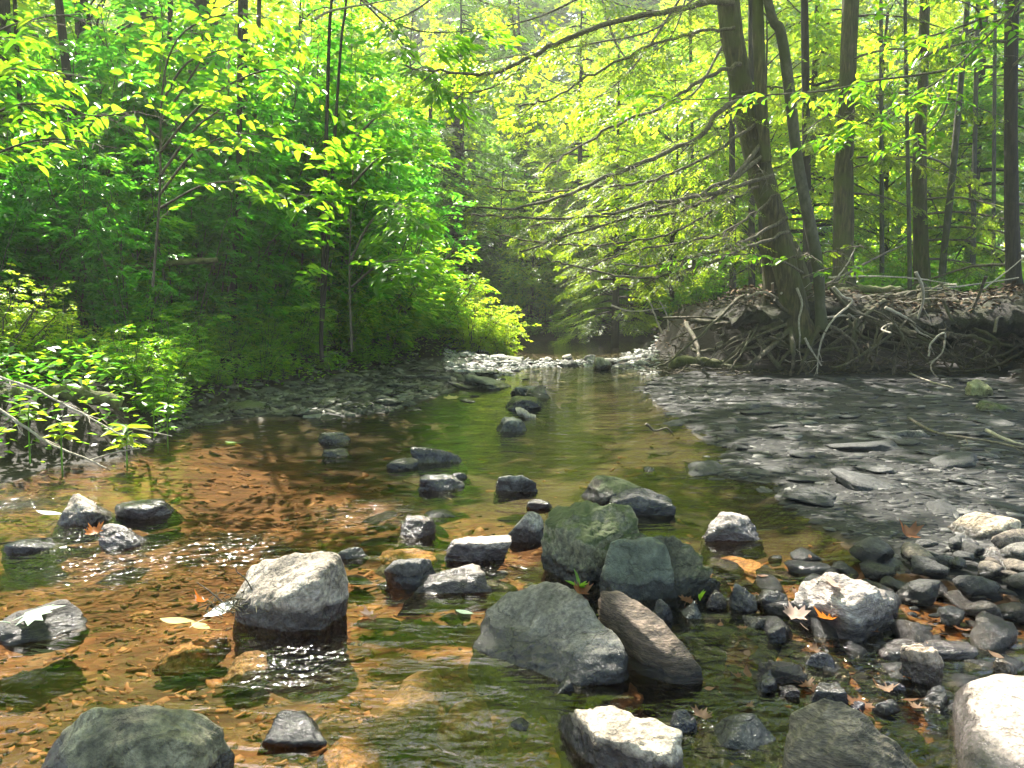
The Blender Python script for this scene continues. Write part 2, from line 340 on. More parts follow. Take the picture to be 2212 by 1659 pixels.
def axis_pts(lo, a, b, hi, step, grow):
    m = list(np.arange(a, b, step)); s = step; v = b
    while v < hi: m.append(v); s *= grow; v += s
    s = step; v = a
    while v > lo: s *= grow; v -= s; m.insert(0, v)
    return np.array(m)
gx = axis_pts(-75, -3.2, 3.4, 75, .035, 1.045); gy = axis_pts(-12, .9, 6.5, 110, .035, 1.028)
X, Y = np.meshgrid(gx, gy); x, y = X.ravel(), Y.ravel(); Z = height(x, y)
nx, ny = len(gx), len(gy)
i = np.arange(ny - 1)[:, None] * nx + np.arange(nx - 1)[None]
F = np.stack([i, i + 1, i + nx + 1, i + nx], -1).reshape(-1, 4)
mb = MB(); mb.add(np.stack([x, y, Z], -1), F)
m, t, N, Lk = newmat('creek_ground')
g = N('NewGeometry'); a1 = N('Attribute', attribute_name='soil'); a2 = N('Attribute', attribute_name='wet')
n1 = N('TexNoise', i_Scale=5.0, i_Detail=8.0, i_Roughness=.65); n2 = N('TexVoronoi', i_Scale=22.0); n4 = N('TexNoise', i_Scale=70.0, i_Detail=4.0)
mp = N('Mapping'); mp.inputs['Scale'].default_value = (1, 1.3, 1); Lk(g.outputs['Position'], mp.inputs[0])
for n in (n1, n2, n4): Lk(mp.outputs[0], n.inputs['Vector'])
bed = ramp(N, [(.3, (.05, .022, .009)), (.5, (.13, .056, .022)), (.68, (.23, .115, .05))]); Lk(n1.outputs[0], bed.inputs[0])
grav = ramp(N, [(.3, (.006, .006, .007)), (.5, (.015, .015, .016)), (.7, (.042, .04, .039))]); Lk(n1.outputs[0], grav.inputs[0])
soil = ramp(N, [(.3, (.004, .003, .002)), (.5, (.011, .008, .005)), (.7, (.028, .02, .012))]); Lk(n4.outputs[0], soil.inputs[0])
cell = N('MixRGB', blend_type='MULTIPLY', i_Fac=.55); Lk(bed.outputs[0], cell.inputs[1]); Lk(n2.outputs['Color'], cell.inputs[2])
hs = N('HueSaturation'); hs.inputs['Saturation'].default_value = 1.0; hs.inputs['Value'].default_value = 1.25; Lk(cell.outputs[0], hs.inputs['Color'])
bw = N('MixRGB', blend_type='MIX', i_Fac=.55); Lk(bed.outputs[0], bw.inputs[1]); 
rgb = N('RGBToBW'); Lk(n2.outputs['Color'], rgb.inputs[0]); vm = N('MixRGB', blend_type='MULTIPLY', i_Fac=.7); Lk(bed.outputs[0], vm.inputs[1]); Lk(rgb.outputs[0], vm.inputs[2]); Lk(vm.outputs[0], bw.inputs[2])
mx1 = N('MixRGB'); Lk(a2.outputs['Fac'], mx1.inputs[0]); Lk(grav.outputs[0], mx1.inputs[1]); Lk(bw.outputs[0], mx1.inputs[2])
a3 = N('Attribute', attribute_name='bed_shade'); mx3 = N('MixRGB'); mx3.inputs[2].default_value = (.022, .020, .008, 1); Lk(a3.outputs['Fac'], mx3.inputs[0]); Lk(mx1.outputs[0], mx3.inputs[1]); mx1 = mx3  # bed darkened in colour, standing in for shade and deep reflections on the pool
mx2 = N('MixRGB'); Lk(a1.outputs['Fac'], mx2.inputs[0]); Lk(mx1.outputs[0], mx2.inputs[1]); Lk(soil.outputs[0], mx2.inputs[2])
p = N('BsdfPrincipled', i_Roughness=.7); p.inputs['Specular IOR Level'].default_value = .15; Lk(mx2.outputs[0], p.inputs['Base Color'])
b = N('Bump', i_Strength=.7, i_Distance=.02); Lk(n1.outputs[0], b.inputs['Height']); b2 = N('Bump', i_Strength=.6, i_Distance=.01); Lk(n2.outputs['Distance'], b2.inputs['Height']); Lk(b.outputs[0], b2.inputs['Normal']); Lk(b2.outputs[0], p.inputs['Normal'])
ou = N('OutputMaterial'); Lk(p.outputs[0], ou.inputs[0]); MT['ground'] = m
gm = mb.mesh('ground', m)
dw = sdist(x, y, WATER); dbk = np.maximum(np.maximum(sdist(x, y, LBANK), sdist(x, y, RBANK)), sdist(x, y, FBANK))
for nm, val in (('soil', np.maximum(sstep(-.25, .05, dbk), sstep(-2.2, -2.8, x) * sstep(.05, -.1, dw) * sstep(6.5, 5.5, y))), ('wet', sstep(-.02, .12, dw)), ('bed_shade', np.maximum(sstep(4.4, 6.0, y + .5 * x), sstep(3.5, 4.6, y + 1.1 * x) * sstep(2.9, 3.5, y)) * sstep(-.05, .06, dw) * .93 + .75 * np.maximum(np.exp(-(((x + .05) / .55) ** 2 + ((y - 2.05) / .42) ** 2) ** 2), np.exp(-(((x + 1.1) / .45) ** 2 + ((y - 2.2) / .3) ** 2) ** 2)))):
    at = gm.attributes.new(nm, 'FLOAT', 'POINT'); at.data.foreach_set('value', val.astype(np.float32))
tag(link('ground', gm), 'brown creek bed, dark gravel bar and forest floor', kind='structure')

m, t, N, Lk = newmat('creek_water')
g = N('NewGeometry')
def wv(scale, sx_, sy_, det, seed):
    mp = N('Mapping'); mp.inputs['Scale'].default_value = (sx_, sy_, 1); mp.inputs['Location'].default_value = (seed, seed, 0); Lk(g.outputs['Position'], mp.inputs[0])
    n = N('TexNoise', i_Scale=scale, i_Detail=det, i_Distortion=.4); Lk(mp.outputs[0], n.inputs['Vector']); return n.outputs[0]
calm = wv(5.0, .8, 1.8, 3.0, 0); chop = wv(19.0, 1, 1.3, 3.0, 3)
acc = None
for (px, py, r) in ((250, 1215, .55), (480, 1190, .45), (800, 1110, .45), (150, 1165, .4), (1080, 1230, .25), (900, 1260, .25), (1180, 785, 2.2), (1480, 830, 1.6), (1620, 1420, .35), (1850, 1400, .5), (2000, 1500, .45), (2100, 1260, .4), (1550, 1590, .25), (20, 1090, .5), (640, 1440, .25)):
    c = G(px, py); d = N('VectorMath', operation='DISTANCE'); d.inputs[1].default_value = tuple(c); Lk(g.outputs['Position'], d.inputs[0])
    mr = N('MapRange', interpolation_type='SMOOTHSTEP'); mr.inputs['From Min'].default_value = 0; mr.inputs['From Max'].default_value = r; mr.inputs['To Min'].default_value = 1; mr.inputs['To Max'].default_value = 0
    Lk(d.outputs['Value'], mr.inputs['Value'])
    if acc is None: acc = mr.outputs[0]
    else:
        mxm = N('Math', operation='MAXIMUM'); Lk(acc, mxm.inputs[0]); Lk(mr.outputs[0], mxm.inputs[1]); acc = mxm.outputs[0]
b1 = N('Bump', i_Strength=.42, i_Distance=.035); Lk(calm, b1.inputs['Height'])
st = N('MapRange'); st.inputs['To Min'].default_value = .05; st.inputs['To Max'].default_value = 1.0; Lk(acc, st.inputs['Value'])
b2 = N('Bump', i_Distance=.028); Lk(st.outputs[0], b2.inputs['Strength']); Lk(chop, b2.inputs['Height']); Lk(b1.outputs[0], b2.inputs['Normal'])
fr = N('Fresnel', i_IOR=1.46); Lk(b2.outputs[0], fr.inputs['Normal'])
tp = N('BsdfTransparent'); tp.inputs[0].default_value = (.82, .74, .58, 1)
gs = N('BsdfGlossy'); rg = N('MapRange'); rg.inputs['To Min'].default_value = .03; rg.inputs['To Max'].default_value = .07; Lk(acc, rg.inputs['Value']); Lk(rg.outputs[0], gs.inputs['Roughness']); Lk(b2.outputs[0], gs.inputs['Normal'])
ms = N('MixShader'); Lk(fr.outputs[0], ms.inputs[0]); Lk(tp.outputs[0], ms.inputs[1]); Lk(gs.outputs[0], ms.inputs[2])
ou = N('OutputMaterial'); Lk(ms.outputs[0], ou.inputs[0]); MT['water'] = m
mb = MB(); xs = np.linspace(-12, 9, 60); ys = np.linspace(-3, 30, 90); X, Y = np.meshgrid(xs, ys)
i = np.arange(89)[:, None] * 60 + np.arange(59)[None]
mb.add(np.stack([X.ravel(), Y.ravel(), 0 * X.ravel()], -1), np.stack([i, i + 1, i + 61, i + 60], -1).reshape(-1, 4))
tag(mb.build('water', m), 'shallow clear creek water with ripples', kind='structure')

# ------------------------------------------------------------------ stones
_ico = {}
def ico(s):
    if s not in _ico:
        b = bmesh.new(); bmesh.ops.create_icosphere(b, subdivisions=s, radius=1)
        _ico[s] = (norm(np.array([v.co[:] for v in b.verts])), np.array([[v.index for v in f.verts] for f in b.faces])); b.free()
    return _ico[s]
def rockmesh(planes_n, planes_d, half, sub, p, seed, amp, layer=0):
    amp = amp * 1.15; u, F = ico(sub)
    c = np.maximum(u @ planes_n.T, 1e-4) / planes_d
    r = (c ** p).sum(1) ** (-1 / p)
    V = u * r[:, None]
    f = -np.abs(fbm(u * 2.6 + seed, 3, seed + 3)) * amp * 1.3 + fbm(u * 1.7 + seed * 3.1, 3, seed) * amp * 1.4 + fbm(u * 5 + seed, 3, seed + 5) * amp * .6 + fbm(V * 14 + seed, 3, seed + 9) * amp * .22
    st_ = np.stack([V[:, 0] * .8, V[:, 1] * .8, V[:, 2] * 7 + V[:, 0] * 1.5], -1); f = f + fbm(st_ + seed, 3, seed + 2) * amp * .45
    V = V * (1 + f)[:, None]
    if layer: V[:, 2] += layer * np.round(fbm(V * 2.5, 2, seed) * 3) / 3 * (V[:, 2] > 0)
    return V * half, F
def facets(seed, k, boxy, dlo=.6, dhi=1.0):
    r = np.random.default_rng(seed); n = norm(r.normal(0, 1, (k, 3))); d = r.uniform(dlo, dhi, k)
    if boxy:
        ax = np.vstack([np.eye(3), -np.eye(3)]); ax = norm(ax + r.normal(0, .26, ax.shape)); n = np.vstack([n, ax]); d = np.concatenate([d, boxy * r.uniform(.82, 1.12, 6)])
    return n, d
def rock(bb, label, mat, ratio=.8, yaw=0, k=6, p=36, boxy=.88, seed=1, amp=.05, tint=(1, 1, 1), sub=5, name='rock', cat='rock', group=None, lift=0, tilt=(0, 0), sink=.10, layer=0):
    """a stone from where it meets the water at the front and how wide and tall it looks from here"""
    if p <= 12 and k == 6: k, boxy = 14, (1.0 if boxy else 0)
    x0, y0, x1, y1 = bb; f = G((x0 + x1) / 2, y1, lift); wd = M(x1 - x0, f[1] * 1.04) ; dp = wd * ratio
    cyy = f[1] + dp * .42; xc = f[0] * cyy / f[1]
    zt = P((x0 + x1) / 2, y0, cyy + dp * .45)[2]; zt = max(zt, lift + .015)
    zb = min(lift, 0) - sink * min(1, wd * 2.5) - .02
    hh = (zt - zb) / 2
    n, d = facets(seed, k, boxy)
    V, F = rockmesh(n, d, np.array([wd / 2, dp / 2, hh]) * 1.04, sub, p, seed, amp, layer)
    V[:, :2] *= (1.06 - .2 * (V[:, 2:3] / hh + 1) / 2)
    cyw, syw = math.cos(yaw), math.sin(yaw)
    if yaw:
        V = V @ np.array([[cyw, syw, 0], [-syw, cyw, 0], [0, 0, 1]])
        s = wd / max(np.ptp(V[:, 0]), 1e-6); V[:, :2] *= s
    V[:, 2] += tilt[0] * V[:, 0] + tilt[1] * V[:, 1]
    V[:, 2] += hh * (1 - V[:, 2].max() / hh)
    mb = MB(); mb.add(V, F); o = mb.build(name, MT[mat])
    o.location = (xc, cyy, zt - hh); o.color = (*tint, 1)
    return tag(o, label, cat, group)
def hullrock(pts, label, mat, p=22, seed=1, amp=.03, tint=(1, 1, 1), sub=6, name='rock', cat='rock', layer=0):
    W = np.array([G(*q) for q in pts]); B = W.copy(); B[:, 2] = -.15; W = np.concatenate([W, B])
    b = bmesh.new()
    lo, hi = W.min(0), W.max(0); c = (lo + hi) / 2; half = (hi - lo) / 2
    Wn = (W - c) / half; cc = Wn.mean(0)
    for v in Wn - cc: b.verts.new(v)
    res = bmesh.ops.convex_hull(b, input=b.verts); b.normal_update()
    n = np.array([f.normal[:] for f in b.faces]); d = np.array([f.normal.dot(f.verts[0].co) for f in b.faces]); b.free()
    sgn = np.sign(d); n *= sgn[:, None]; d = np.abs(d); ok = d > 1e-3; n, d = n[ok], d[ok]
    _, uq = np.unique(np.round(np.c_[n, d], 2), axis=0, return_index=True); n, d = n[uq], d[uq]
    V, F = rockmesh(n, d, np.ones(3), sub, p, seed, amp, layer)
    mb = MB(); mb.add(V * half, F); o = mb.build(name, MT[mat]); o.location = c + cc * half; o.color = (*tint, 1)
    return tag(o, label, cat)

# big foreground stones: (x, y in the photograph, height above the water)
hullrock([(1015, 1400, 0), (1120, 1440, 0), (1225, 1482, 0), (1330, 1478, 0), (1362, 1425, .06), (1355, 1385, .1), (1290, 1300, .18), (1225, 1250, .2), (1150, 1248, .18), (1060, 1310, .08)],
         'large rough grey triangular boulder with wet speckled foot, left of the leaning slab', 'r_grey', seed=3, amp=.035, tint=(.66, .64, .61), p=34, name='boulder', cat='boulder')
hullrock([(1290, 1270, .2), (1340, 1274, .21), (1420, 1318, .17), (1522, 1440, .05), (1520, 1470, .0), (1440, 1425, .07), (1395, 1370, .13), (1480, 1480, 0)],
         'brown flat slab leaning down to the right beside the triangular boulder', 'r_slab', seed=8, amp=.02, tint=(1.2, 1.02, .9), name='stone_slab', cat='slab', p=30)
hullrock([(1174, 1130, .2), (1190, 1082, .27), (1235, 1079, .28), (1300, 1092, .28), (1372, 1098, .27), (1383, 1140, .2), (1345, 1175, .15), (1270, 1165, .2), (1205, 1170, .15), (1185, 1225, 0), (1235, 1245, 0), (1320, 1240, 0)],
         'tall mossy boulder with tan top left corner at the head of the midstream rock pile', 'r_moss', seed=5, amp=.06, tint=(1.5, 1.45, 1.3), name='boulder', cat='boulder', p=30)
hullrock([(1318, 1165, .21), (1395, 1160, .22), (1436, 1172, .21), (1300, 1215, .13), (1452, 1205, .15), (1292, 1270, .02), (1330, 1300, 0), (1465, 1292, 0), (1462, 1250, .06), (1440, 1168, .18)],
         'smooth green grey block with flat front face before the mossy boulder', 'r_green', seed=12, amp=.02, tint=(1.05, 1.1, 1.0), name='boulder', cat='boulder', p=34)
hullrock([(1340, 1138, .25), (1420, 1150, .24), (1480, 1165, .22), (1520, 1200, .15), (1555, 1230, .1), (1556, 1278, 0), (1470, 1290, 0), (1430, 1200, .15), (1330, 1165, .2)],
         'low mossy boulder sloping right behind the green grey block', 'r_moss', seed=15, amp=.09, tint=(1.15, 1.1, .95), name='boulder', cat='boulder', p=12)
hullrock([(500, 1325, .02), (510, 1262, .1), (535, 1212, .17), (590, 1192, .21), (700, 1178, .25), (738, 1185, .24), (752, 1225, .17), (752, 1270, .08), (740, 1300, 0), (650, 1340, 0), (560, 1352, 0), (515, 1345, 0), (610, 1285, .13), (690, 1245, .19)],
         'large pale tan boulder sunlit on top with leaf debris caught at its foot', 'r_tan', seed=21, amp=.03, name='boulder', cat='boulder', p=24)
hullrock([(65, 1660, .02), (120, 1575, .1), (170, 1525, .17), (260, 1503, .2), (380, 1504, .2), (460, 1535, .16), (505, 1590, .1), (515, 1640, .04), (510, 1690, 0), (60, 1740, 0), (400, 1760, 0), (300, 1580, .18), (430, 1600, .15)],
         'big lichen stained boulder in the near left corner, dark and wet below', 'r_lichen', seed=31, amp=.03, tint=(1.15, 1.1, .95), name='boulder', cat='boulder', p=20)
hullrock([(1695, 1570, .12), (1712, 1525, .17), (1790, 1510, .2), (1880, 1535, .18), (1950, 1600, .12), (2005, 1670, .05), (2010, 1740, .02), (1690, 1730, 0), (1700, 1640, .09), (1830, 1620, .15)],
         'big dark layered slab on the near edge with a dry plant stalk before it', 'r_slab', seed=41, amp=.03, tint=(1.25, 1.25, 1.1), name='boulder', cat='boulder', p=32)
hullrock([(1205, 1545, .03), (1240, 1530, .09), (1330, 1535, .1), (1430, 1548, .11), (1480, 1590, .1), (1487, 1640, .06), (1440, 1622, .1), (1360, 1598, .1), (1290, 1590, .09), (1230, 1570, .02), (1330, 1660, 0), (1480, 1720, 0)],
         'pale jagged stone with flat sunlit top and dark front at the bottom edge', 'r_tan', seed=44, amp=.05, tint=(1.15, 1.15, 1.12), name='rock', cat='rock', p=34)
hullrock([(1700, 1290, .08), (1725, 1250, .14), (1800, 1236, .18), (1880, 1250, .17), (1940, 1290, .1), (1952, 1355, 0), (1890, 1365, 0), (1835, 1310, .12), (1800, 1362, 0), (1715, 1335, 0), (1860, 1300, .14)],
         'broad pink grey boulder in full sun on the right with a curled leaf beneath', 'r_pink', seed=51, amp=.05, tint=(.95, .93, .92), name='boulder', cat='boulder', p=32)
hullrock([(2050, 1480, .04), (2100, 1600, .05), (2120, 1450, .11), (2230, 1440, .13), (2330, 1480, .12), (2080, 1670, .05), (2400, 1720, .05), (2140, 1520, .11), (2330, 1600, .1), (2250, 1740, .05)],
         'huge smooth pale slab at the right edge, half in sun', 'r_pink', seed=55, amp=.02, tint=(.88, .84, .8), name='boulder', cat='boulder', p=14)

RK = [  # box in the photograph, label, material, options
 ((135, 1056, 242, 1134), 'pale boulder with shaded front at the back of the left rock cluster', 'r_tan', dict(seed=61, ratio=.9, p=18, tint=(1.25, 1.2, 1.22))),
 ((236, 1064, 383, 1124), 'flat wet speckled stone carrying a small red pebble', 'r_pink', dict(seed=62, ratio=1.0, p=12, tint=(.95, .93, 1.0))),
 ((274, 1086, 300, 1106), 'small rust red pebble resting on the flat speckled stone', 'r_brown', dict(seed=63, p=12, lift=.028, sub=4, tint=(1.4, .8, .6), name='pebble', cat='pebble')),
 ((207, 1119, 310, 1186), 'rounded white grey stone just right of the orange maple leaf', 'r_pink', dict(seed=64, p=9, ratio=.9, tint=(.95, .95, 1.02))),
 ((-25, 1138, 160, 1194), 'flat dark stone almost awash at the left edge under a thin twig', 'r_wet', dict(seed=65, p=10, ratio=.8)),
 ((-8, 1276, 212, 1388), 'dark wet mound stone wearing a big pale maple leaf', 'r_slab', dict(seed=66, p=10, ratio=.85, amp=.05, tint=(.62, .62, .7))),
 ((727, 1174, 797, 1209), 'small black wet stone tucked right behind the pale tan boulder', 'r_dark', dict(seed=67, p=10)),
 ((561, 1520, 706, 1612), 'black glistening wet stone between the lichen boulder and the centre', 'r_dark', dict(seed=68, p=16, ratio=.8, tint=(.5, .48, .48))),
 ((855, 1106, 953, 1162), 'pinkish brown wet stone in front of a small black stone midstream', 'r_pink', dict(seed=69, p=16, tint=(.6, .52, .52))),
 ((915, 1095, 993, 1119), 'small black low stone behind the pinkish brown wet stone', 'r_dark', dict(seed=70, p=12)),
 ((957, 1147, 1098, 1214), 'bright white pink stone with a jagged left corner in midstream', 'r_pink', dict(seed=71, p=20, ratio=.6, tint=(1.25, 1.2, 1.2), k=7)),
 ((820, 1188, 948, 1272), 'dark wet block with water sliding over it, left of the pink faceted stone', 'r_dark', dict(seed=72, p=16, ratio=.7)),
 ((896, 1210, 1046, 1279), 'pink and grey faceted stone with foam along its foot', 'r_pink', dict(seed=73, p=22, ratio=.6, k=7, tint=(.72, .66, .63))),
 ((1111, 1095, 1184, 1176), 'smooth round grey stone leaning on the mossy boulder', 'r_grey', dict(seed=74, p=8, ratio=.9, boxy=0, amp=.02, tint=(1.15, 1.12, 1.12))),
 ((1131, 1072, 1194, 1100), 'small purple brown stone behind the smooth round grey stone', 'r_pink', dict(seed=75, p=9, tint=(.42, .36, .38))),
 ((1254, 1015, 1405, 1090), 'dark brown domed boulder behind the black overhanging slab', 'r_moss', dict(seed=76, p=8, ratio=.8, boxy=0, amp=.03, tint=(.9, .75, .7))),
 ((1288, 1050, 1467, 1112), 'black flat slab with a white edge lying against the domed boulder', 'r_dark', dict(seed=77, p=24, ratio=.45, k=6, tint=(.9, .9, .95), name='stone_slab', cat='slab')),
 ((1063, 1015, 1154, 1060), 'grey wedge shaped stone alone in the green pool', 'r_grey', dict(seed=78, p=22, k=6, ratio=.6, tint=(.75, .78, .78))),
 ((906, 1018, 1009, 1060), 'low wet stone with bits of twig stranded on it', 'r_wet', dict(seed=79, p=14, tint=(1.2, 1.2, 1.25))),
 ((965, 1016, 1022, 1034), 'thin dark stone just behind the stone with stranded twigs', 'r_dark', dict(seed=179, p=14)),
 ((834, 984, 908, 1014), 'small black rounded stone trailing a pale twig', 'r_dark', dict(seed=80, p=10)),
 ((893, 954, 1005, 1001), 'blue grey wet stone at the near end of the green reflections', 'r_wet', dict(seed=81, p=14, tint=(1.05, 1.1, 1.15))),
 ((681, 928, 763, 957), 'low grey stone, farther of the pair left of the pool', 'r_grey', dict(seed=82, p=14, tint=(.7, .75, .7))),
 ((689, 964, 761, 987), 'flat dark stone, nearer of the pair left of the pool', 'r_dark', dict(seed=83, p=14)),
 ((1162, 834, 1236, 868), 'dark smooth domed stone at the tail of the riffle', 'r_dark', dict(seed=84, p=8, boxy=0, amp=.02, tint=(1.1, 1.15, 1))),
 ((1080, 852, 1182, 886), 'flat grey stone in the water left of the dark domed stone', 'r_wet', dict(seed=85, p=14, ratio=1)),
 ((1066, 897, 1138, 932), 'greenish grey stone under the splintered driftwood', 'r_green', dict(seed=86, p=14)),
 ((1002, 806, 1110, 841), 'broad flat greenish stone at the foot of the riffle', 'r_green', dict(seed=87, p=16, ratio=1.2, tint=(1.3, 1.3, 1.2))),
 ((1104, 830, 1178, 853), 'low grey stone between the riffle and the dark domed stone', 'r_grey', dict(seed=88, p=14, tint=(.7, .75, .7))),
 ((462, 860, 587, 892), 'flat mossy slab on the left gravel with a dark undercut', 'r_moss', dict(seed=89, p=22, ratio=.8, k=6, tint=(1.5, 1.5, 1.3), lift=.02)),
 ((1262, 765, 1292, 787), 'rounded grey stone in the riffle behind the mottled one', 'r_grey', dict(seed=90, p=9, sub=4)),
 ((1279, 769, 1322, 798), 'mottled round stone at the right end of the riffle', 'r_lichen', dict(seed=91, p=9, sub=4, tint=(1.5, 1.5, 1.4))),
 ((1211, 764, 1238, 780), 'white rounded stone sunlit on the riffle crest', 'r_pink', dict(seed=92, p=9, sub=4, tint=(1.2, 1.2, 1.2))),
 ((1507, 1097, 1660, 1170), 'white and grey cracked stone before the gravel bar point', 'r_pink', dict(seed=93, p=18, ratio=.6, tint=(1, 1, 1.03))),
 ((2061, 1097, 2200, 1174), 'smooth tan oval boulder in sun at the right edge of the gravel bar', 'r_tan', dict(seed=94, p=8, ratio=.8, boxy=0, amp=.03, tint=(1.2, 1.12, 1.0), lift=.02)),
 ((2053, 1148, 2120, 1194), 'small angular grey stone below the smooth tan oval boulder', 'r_grey', dict(seed=95, p=18, tint=(1.1, 1.05, 1.1))),
 ((2060, 1166, 2250, 1244), 'broad pale wet boulder cut by the right edge', 'r_pink', dict(seed=96, p=10, ratio=.8, tint=(.9, .88, .9))),
 ((1865, 1204, 1984, 1252), 'dark flat stone with a leaf scrap, left of the broad pale boulder', 'r_dark', dict(seed=97, p=16, tint=(1.3, 1.3, 1.4))),
 ((1569, 1254, 1638, 1320), 'dark grey angular stone between brown stone and sunlit boulder', 'r_grey', dict(seed=98, p=20, k=7, tint=(.75, .72, .72))),
 ((1521, 1268, 1574, 1316), 'brown rounded stone left of the dark grey angular one', 'r_tan', dict(seed=99, p=11, tint=(.75, .66, .58))),
 ((1634, 1264, 1708, 1316), 'grey brown cracked stone touching the sunlit boulder', 'r_grey', dict(seed=100, p=20, k=7, tint=(.9, .82, .78))),
 ((1465, 1292, 1526, 1338), 'pale greenish faceted stone with a green shoot behind it', 'r_green', dict(seed=101, p=20, tint=(2.1, 2.1, 2.1))),
 ((1600, 1318, 1669, 1356), 'pale flat topped stone left of the pinkish dead leaf', 'r_tan', dict(seed=102, p=16, tint=(1.1, 1.1, 1.05))),
 ((1654, 1345, 1704, 1391), 'dark wet stone with small hollows under the pinkish dead leaf', 'r_dark', dict(seed=103, p=12, tint=(1.4, 1.4, 1.5))),
 ((1751, 1399, 1808, 1445), 'shiny purple grey oval stone in the trickle', 'r_wet', dict(seed=104, p=8, boxy=0, tint=(1.6, 1.45, 1.6))),
 ((1846, 1354, 2092, 1428), 'long flat wet slab behind the tan block on the right', 'r_pink', dict(seed=105, p=12, ratio=.55, tint=(.62, .56, .56), name='stone_slab', cat='slab')),
 ((1953, 1383, 2040, 1468), 'upright tan block with flat face on the right', 'r_tan', dict(seed=106, p=24, k=5, ratio=.6, boxy=.8, tint=(1.2, 1.1, 1.05), lift=.02)),
 ((1638, 1416, 1754, 1480), 'reddish brown slab tilted over a dark hollow', 'r_slab', dict(seed=107, p=22, k=6, ratio=.5, tint=(1.7, 1.4, 1.3), tilt=(-.35, 0))),
 ((1625, 1440, 1688, 1492), 'grey wet stone under the left end of the reddish slab', 'r_wet', dict(seed=108, p=14, tint=(1.2, 1.2, 1.2))),
 ((1738, 1457, 1839, 1520), 'grey trapezoid stone behind the big dark layered slab', 'r_grey', dict(seed=109, p=22, k=6, tint=(.95, .95, .95), boxy=.8)),
 ((1904, 1461, 1958, 1493), 'small rough blue grey stone standing in dark water on the right', 'r_wet', dict(seed=110, p=12, tint=(1.7, 1.7, 1.9))),
 ((1515, 1526, 1672, 1624), 'smooth blue green domed stone at the bottom, dark below', 'r_green', dict(seed=111, p=9, boxy=0, amp=.02, tint=(1.25, 1.3, 1.38))),
 ((1440, 1523, 1515, 1584), 'small wet bluish stone between pale jagged and blue green stones', 'r_wet', dict(seed=112, p=9, tint=(1.4, 1.5, 1.6))),
 ((1538, 1627, 1638, 1690), 'pale rounded stone cut by the bottom edge', 'r_pink', dict(seed=113, p=10, tint=(.9, .88, .88))),
 ((2140, 1415, 2194, 1441), 'small tan pebble at the top of the huge pale slab', 'r_tan', dict(seed=114, p=10, tint=(1.4, 1.2, .9), lift=.03, name='pebble', cat='pebble')),
 ((1681, 1475, 1730, 1507), 'little pinkish pyramid stone in front of the reddish slab', 'r_pink', dict(seed=115, p=20, k=6, tint=(.6, .5, .52))),
 ((1824, 1504, 1870, 1538), 'clear wet bluish pebble beside the grey trapezoid stone', 'r_wet', dict(seed=116, p=10, tint=(1.6, 1.6, 1.8))),
 ((2068, 1267, 2164, 1306), 'flat dark wet stone at right with a bright scrap on it', 'r_wet', dict(seed=117, p=14)),
 ((1196, 1457, 1243, 1495), 'small black stone at the foot of the triangular boulder', 'r_dark', dict(seed=118, p=16, tint=(.6, .6, .6))),
 ((1082, 1550, 1156, 1580), 'thin dark stone barely breaking the water near the bottom', 'r_dark', dict(seed=119, p=9)),
 ((2084, 817, 2144, 857), 'greenish square boulder at the right end of the gravel bar', 'r_green', dict(seed=120, p=18, tint=(2.3, 2.1, 1.3), lift=.05, boxy=.85)),
 ((2098, 862, 2192, 893), 'low mossy stone slab in front of the greenish square boulder', 'r_moss', dict(seed=121, p=22, k=5, tint=(1.4, 1.3, 1.1), lift=.04)),
 ((1886, 920, 2044, 952), 'dark flat slate slab lying across the gravel bar', 'r_dark', dict(seed=122, p=24, k=5, ratio=.5, lift=.03, name='stone_slab', cat='slab', tint=(1.3, 1.3, 1.2))),
 ((1385, 1005, 1420, 1018), 'tiny flat stone just showing in the pool above the domed boulder', 'r_wet', dict(seed=123, p=12, sub=4)),
 ((1400, 1290, 1455, 1345), 'dark wet stone hidden behind the leaning slab', 'r_dark', dict(seed=124, p=12)),
 ((1990, 1480, 2060, 1530), 'black wet stone under the edge of the huge pale slab', 'r_dark', dict(seed=125, p=12)),
 ((1880, 1500, 1950, 1545), 'low dark wet stone in the dark water right of the layered slab', 'r_dark', dict(seed=126, p=12)),
]
for bb, lb, mt, kw in RK: rock(bb, lb, mt, **kw)
# stones under the water
for bb, lb, kw in [((344, 1362, 492, 1408), 'tan drowned stone under the floating yellow leaves', dict(seed=131, tint=(1.5, 1.35, 1.1))), ((455, 1405, 580, 1450), 'brown drowned stone right of the tan drowned stone', dict(seed=132)),
                   ((625, 1578, 830, 1720), 'large smooth orange brown stone under water at the bottom', dict(seed=133, tint=(1.25, 1.05, .9))), ((800, 1450, 990, 1560), 'big flat brown stone under water left of the bright reflections', dict(seed=134)),
                   ((940, 1500, 1080, 1590), 'second flat brown stone under water beside the bright reflections', dict(seed=135, tint=(.9, .85, .8))), ((1540, 1178, 1720, 1245), 'golden flat slab under water behind the sunlit boulder', dict(seed=136, tint=(1.8, 1.6, 1.3))), ((1290, 1470, 1400, 1530), 'reddish stone under water between the two leaning stones', dict(seed=137, tint=(.8, .55, .5))),
                   ((790, 1165, 950, 1215), 'golden flat stone under water left of the white pink stone', dict(seed=138, tint=(1.7, 1.6, 1.3)))]:
    x0, y0, x1, y1 = bb
    f = G((x0 + x1) / 2, y1, -.05); wd = M(x1 - x0, f[1]); n, d = facets(kw['seed'], 8, .9)
    V, F = rockmesh(n, d, np.array([wd / 2, M(y1 - y0, f[1]) * 1.3, .06]), 4, 5, kw['seed'], .07)
    mb = MB(); mb.add(V, F); o = mb.build('drowned_stone', MT['r_brown']); o.location = (f[0], f[1] + M(y1 - y0, f[1]) * 1.0, -.085); o.color = (*kw.get('tint', (1, 1, 1)), 1)
    tag(o, lb, 'stone')

